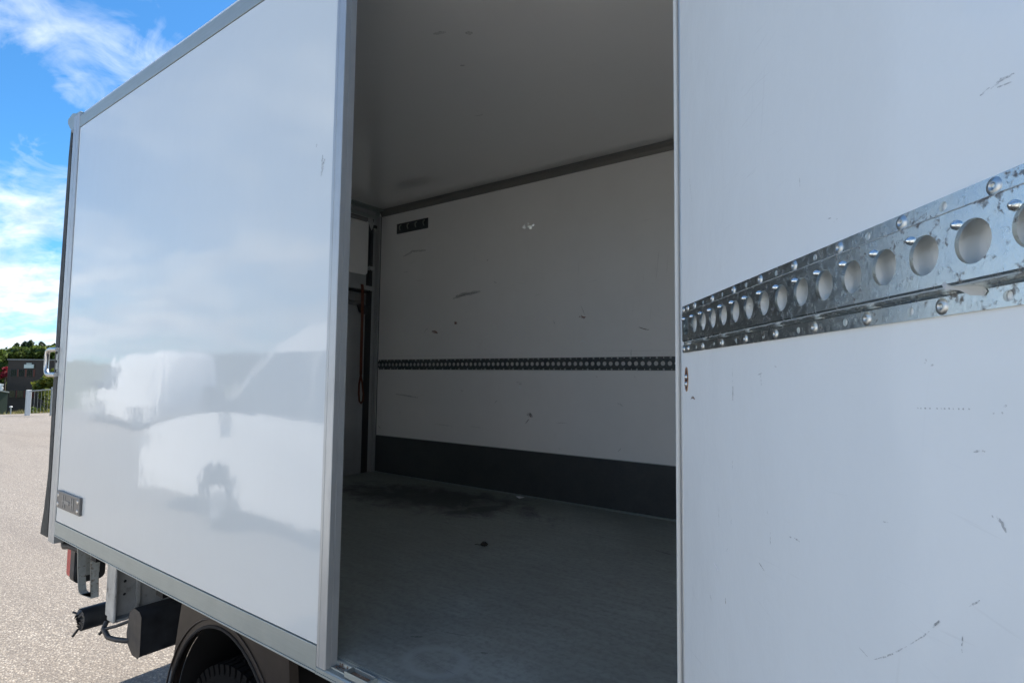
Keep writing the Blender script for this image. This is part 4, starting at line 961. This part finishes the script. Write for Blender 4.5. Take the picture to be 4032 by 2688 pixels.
# ------------------------------------------------------------------ vehicles on the lot
def vehicle(name, label, cat, W, prof, width, wheels, glassband, group=None, wr=.34, paint=None):
    """side outline prof [(x, z)] with the nose at x=0 pointing to -x; built at the origin, W places it"""
    paint = paint or M_WHITEP
    t = bpy.data.objects.new(name, None); COL.objects.link(t); setw(t, W, None)
    t['label'] = label; t['category'] = cat
    if group: t['group'] = group
    T = lambda x, y, z: W @ Vector((x, y, z))
    def inset(z):
        zb = glassband[0]
        return 0.02 if z < .5 else 0 if z < zb else (z-zb)*.13
    # body: five cross slices from side to side, the outer ones pulled in for rounded shoulders
    n = len(prof); zc_ = sum(p[1] for p in prof)/n; xc_ = sum(p[0] for p in prof)/n
    rows = []
    for f, sh_ in ((-.5, .90), (-.47, .965), (-.38, .995), (0, 1.0), (.38, .995), (.47, .965), (.5, .90)):
        row = []
        for x, z in prof:
            yy = f*(width-2*inset(z))
            row.append(T(xc_+(x-xc_)*(1-(1-sh_)*.35), yy, zc_+(z-zc_)*(1-(1-sh_)*(.6 if z > .5 else .1))))
        rows.append(row)
    mb = MB(); v = [q for r_ in rows for q in r_]
    mb.add(v, [(j*n+i, j*n+(i+1) % n, (j+1)*n+(i+1) % n, (j+1)*n+i) for j in range(len(rows)-1) for i in range(n)], True)
    mb.add(rows[0], [tuple(range(n))]); mb.add(rows[-1], [tuple(range(n))])
    mb.build('body', paint, t)
    z0, z1, xa, xb_, xr = glassband      # window sill, window top, A-pillar foot, A-pillar head, rear end of side glass
    for s in (-1, 1):
        Y = lambda z: s*((width/2-inset(z))*1.0+.004)
        for x0, x1, x2, x3 in ((xa+.12, xb_+.10, xb_+.75, xb_+.75), (xb_+.83, xb_+.83, xr, xr)):
            if x3-x1 < .2: continue
            q = [(x0, z0), (x1, z1), (x3, z1), (x2, z0)]
            MB().add([T(x, Y(z), z) for x, z in q]+[T(x, Y(z)-s*.02, z) for x, z in q], [(0, 1, 2, 3), (4, 5, 6, 7), (0, 1, 5, 4), (1, 2, 6, 5), (2, 3, 7, 6), (3, 0, 4, 7)]).build('side_window', M_CARGLASS, t)
        MB().add([T(x, Y(z)+s*.002, z) for x, z in [(.04, .70), (.02, .88), (.42, .98), (.36, .82)]]+[T(x, Y(z)-s*.1, z) for x, z in [(.02, .70), (0.0, .88), (.42, .98), (.36, .82)]], [(0, 1, 2, 3), (4, 5, 6, 7), (0, 1, 5, 4), (1, 2, 6, 5), (2, 3, 7, 6), (3, 0, 4, 7)]).build('headlight', M_LAMPG, t)
        MB().prism([(xa+.1, z0-.02), (xa+.28, z0), (xa+.26, z0+.26), (xa+.12, z0+.24)], lambda p, q, k: T(p, s*(width/2+.03+k), q), 0, .2).build('mirror', M_BLACK, t)
        for wx in wheels:
            wt = bpy.data.objects.new('wheel', None); COL.objects.link(wt); setw(wt, W @ Matrix.Translation((wx, s*(width/2-.1), wr)), t)
            MB().lathe([(wr*.6, .12), (wr*.9, .125), (wr, .09), (wr, -.1), (wr*.9, -.12), (0, -.12)], lambda x, y, h, wx=wx, s=s: T(wx+x, s*(width/2-.11+h), wr+y), 26).build('tyre', M_TYRE, wt)
            MB().lathe([(wr*.62, .115), (wr*.55, .09), (wr*.2, .11), (0, .12)], lambda x, y, h, wx=wx, s=s: T(wx+x, s*(width/2-.11+h), wr+y), 20).build('rim', M_RIM, wt)
            MB().lathe([(wr*1.24, .0), (wr*1.24, .012), (wr*.9, .013), (wr*.9, 0)], lambda x, y, h, wx=wx, s=s: T(wx+x, s*(width/2-.006+h), wr+.02+max(y, -wr*.4)), 26).build('wheel_arch', M_BLACK, t)
    # windscreen and grille
    wsv = [(xa+.03, z0-.02), (xb_-.02, z1+.02)]
    MB().add([T(xa-.012, -width*.42, z0-.02), T(xa-.012, width*.42, z0-.02), T(xb_-.012, width*.40, z1+.02), T(xb_-.012, -width*.40, z1+.02),
              T(xa+.05, -width*.42, z0-.05), T(xa+.05, width*.42, z0-.05), T(xb_+.05, width*.40, z1-.02), T(xb_+.05, -width*.40, z1-.02)],
             [(0, 1, 2, 3), (4, 5, 6, 7), (0, 1, 5, 4), (1, 2, 6, 5), (2, 3, 7, 6), (3, 0, 4, 7)]).build('windscreen', M_CARGLASS, t)
    b = MB().box(-.03, .02, -width*.28, width*.28, .52, .74); MB().add([T(*q) for q in b.v], b.f).build('grille', M_BLACK, t)
    b = MB().box(-.025, prof[-1][0]*0+.1, -width*.46, width*.46, .26, .44); MB().add([T(*q) for q in b.v], b.f).build('bumper', M_BLACK, t)
    return t
VAN = [(.02, .28), (-.01, .50), (.0, .74), (.06, .92), (.22, 1.02), (.55, 1.10), (.98, 1.20), (1.45, 1.68), (1.86, 2.06), (2.15, 2.22), (2.7, 2.33), (5.3, 2.36), (5.55, 2.2), (5.62, .95), (5.6, .28)]
CARP = [(.02, .22), (-.01, .45), (.05, .66), (.25, .78), (1.05, .92), (1.75, 1.38), (2.1, 1.46), (3.1, 1.46), (3.7, 1.26), (4.2, 1.0), (4.3, .8), (4.28, .22)]
VAN2 = [(.02, .28), (-.01, .5), (0, .78), (.1, .98), (.5, 1.10), (1.2, 1.22), (1.95, 1.32), (2.45, 1.72), (2.9, 2.06), (3.2, 2.22), (3.75, 2.33), (6.3, 2.36), (6.55, 2.2), (6.62, .95), (6.6, .28)]
def place(x, y, a, s=1.0): return Matrix.Translation((x, y, 0)) @ Matrix.Rotation(R(a), 4, 'Z') @ Matrix.Scale(s, 4)
v1 = vehicle('van', 'white panel van parked alongside the truck, mirrored in its glossy side panel', 'van', place(-8.35, -3.22, 0), VAN2, 1.98, (2.02, 5.5), (1.34, 1.98, 1.95, 2.82, 5.2))
bounce_van = vehicle('van', 'added white van across from the open side door, unseen, bouncing light into the load space', 'van', place(-1.6, -4.25, 3, 1.22), VAN, 1.98, (1.05, 4.6), (1.26, 1.98, .98, 1.78, 2.6))  # unseen van, added for the light its side bounces into the load space
bounce_van_end = vehicle('van', 'added white van further along behind the camera, unseen, bouncing light towards the truck', 'van', place(5.9, -4.2, 2, 1.1), VAN, 1.98, (1.05, 4.6), (1.26, 1.98, .98, 1.78, 2.6))  # second unseen van, added to throw more light back at the doorway
v2 = vehicle('van', 'white van further along the lot, a faint reflection in the side panel', 'van', place(-23.5, -7.2, 0), VAN, 1.98, (1.05, 4.6), (1.26, 1.98, .98, 1.78, 2.6))
v3 = vehicle('parked_car', 'white car parked behind the truck, its shadow reaching out past the rear corner', 'car', place(-20.4, 6.55, 4, 1.05), CARP, 1.78, (.85, 3.45), (.94, 1.36, 1.05, 1.85, 3.4), wr=.31)
for k, (x, y, a) in enumerate(((-61.1, 11.95, -86), (-58.6, 11.4, -88))):
    W = Matrix.Translation((0, 0, (-.05, -.55)[k])) @ place(x, y, a, .8)
    vehicle('parked_car', ('white car showing just over the shed roof at the far left', 'lower white car tucked behind the shed at the far left')[k], 'car', W, CARP, 1.78, (.85, 3.45), (.94, 1.36, 1.05, 1.85, 3.4), wr=.31)
# wooded edge on the camera's side of the lot, seen only mirrored in the panels
mb = MB()
cl = []
for k in range(90):
    x = rng.uniform(-150, 60); h = rng.uniform(4.5, 7)
    cl.append(((x, -62+rng.uniform(-4, 4), h*.5), 3.6, 3.0, h*.5))
leaf_cloud(mb, cl, 16000, .5, 1.1)
fwood = mb.build('far_wood', M_LEAF_D, None, recalc=False); fwood['kind'] = 'stuff'; fwood['label'] = 'band of woodland behind the camera'
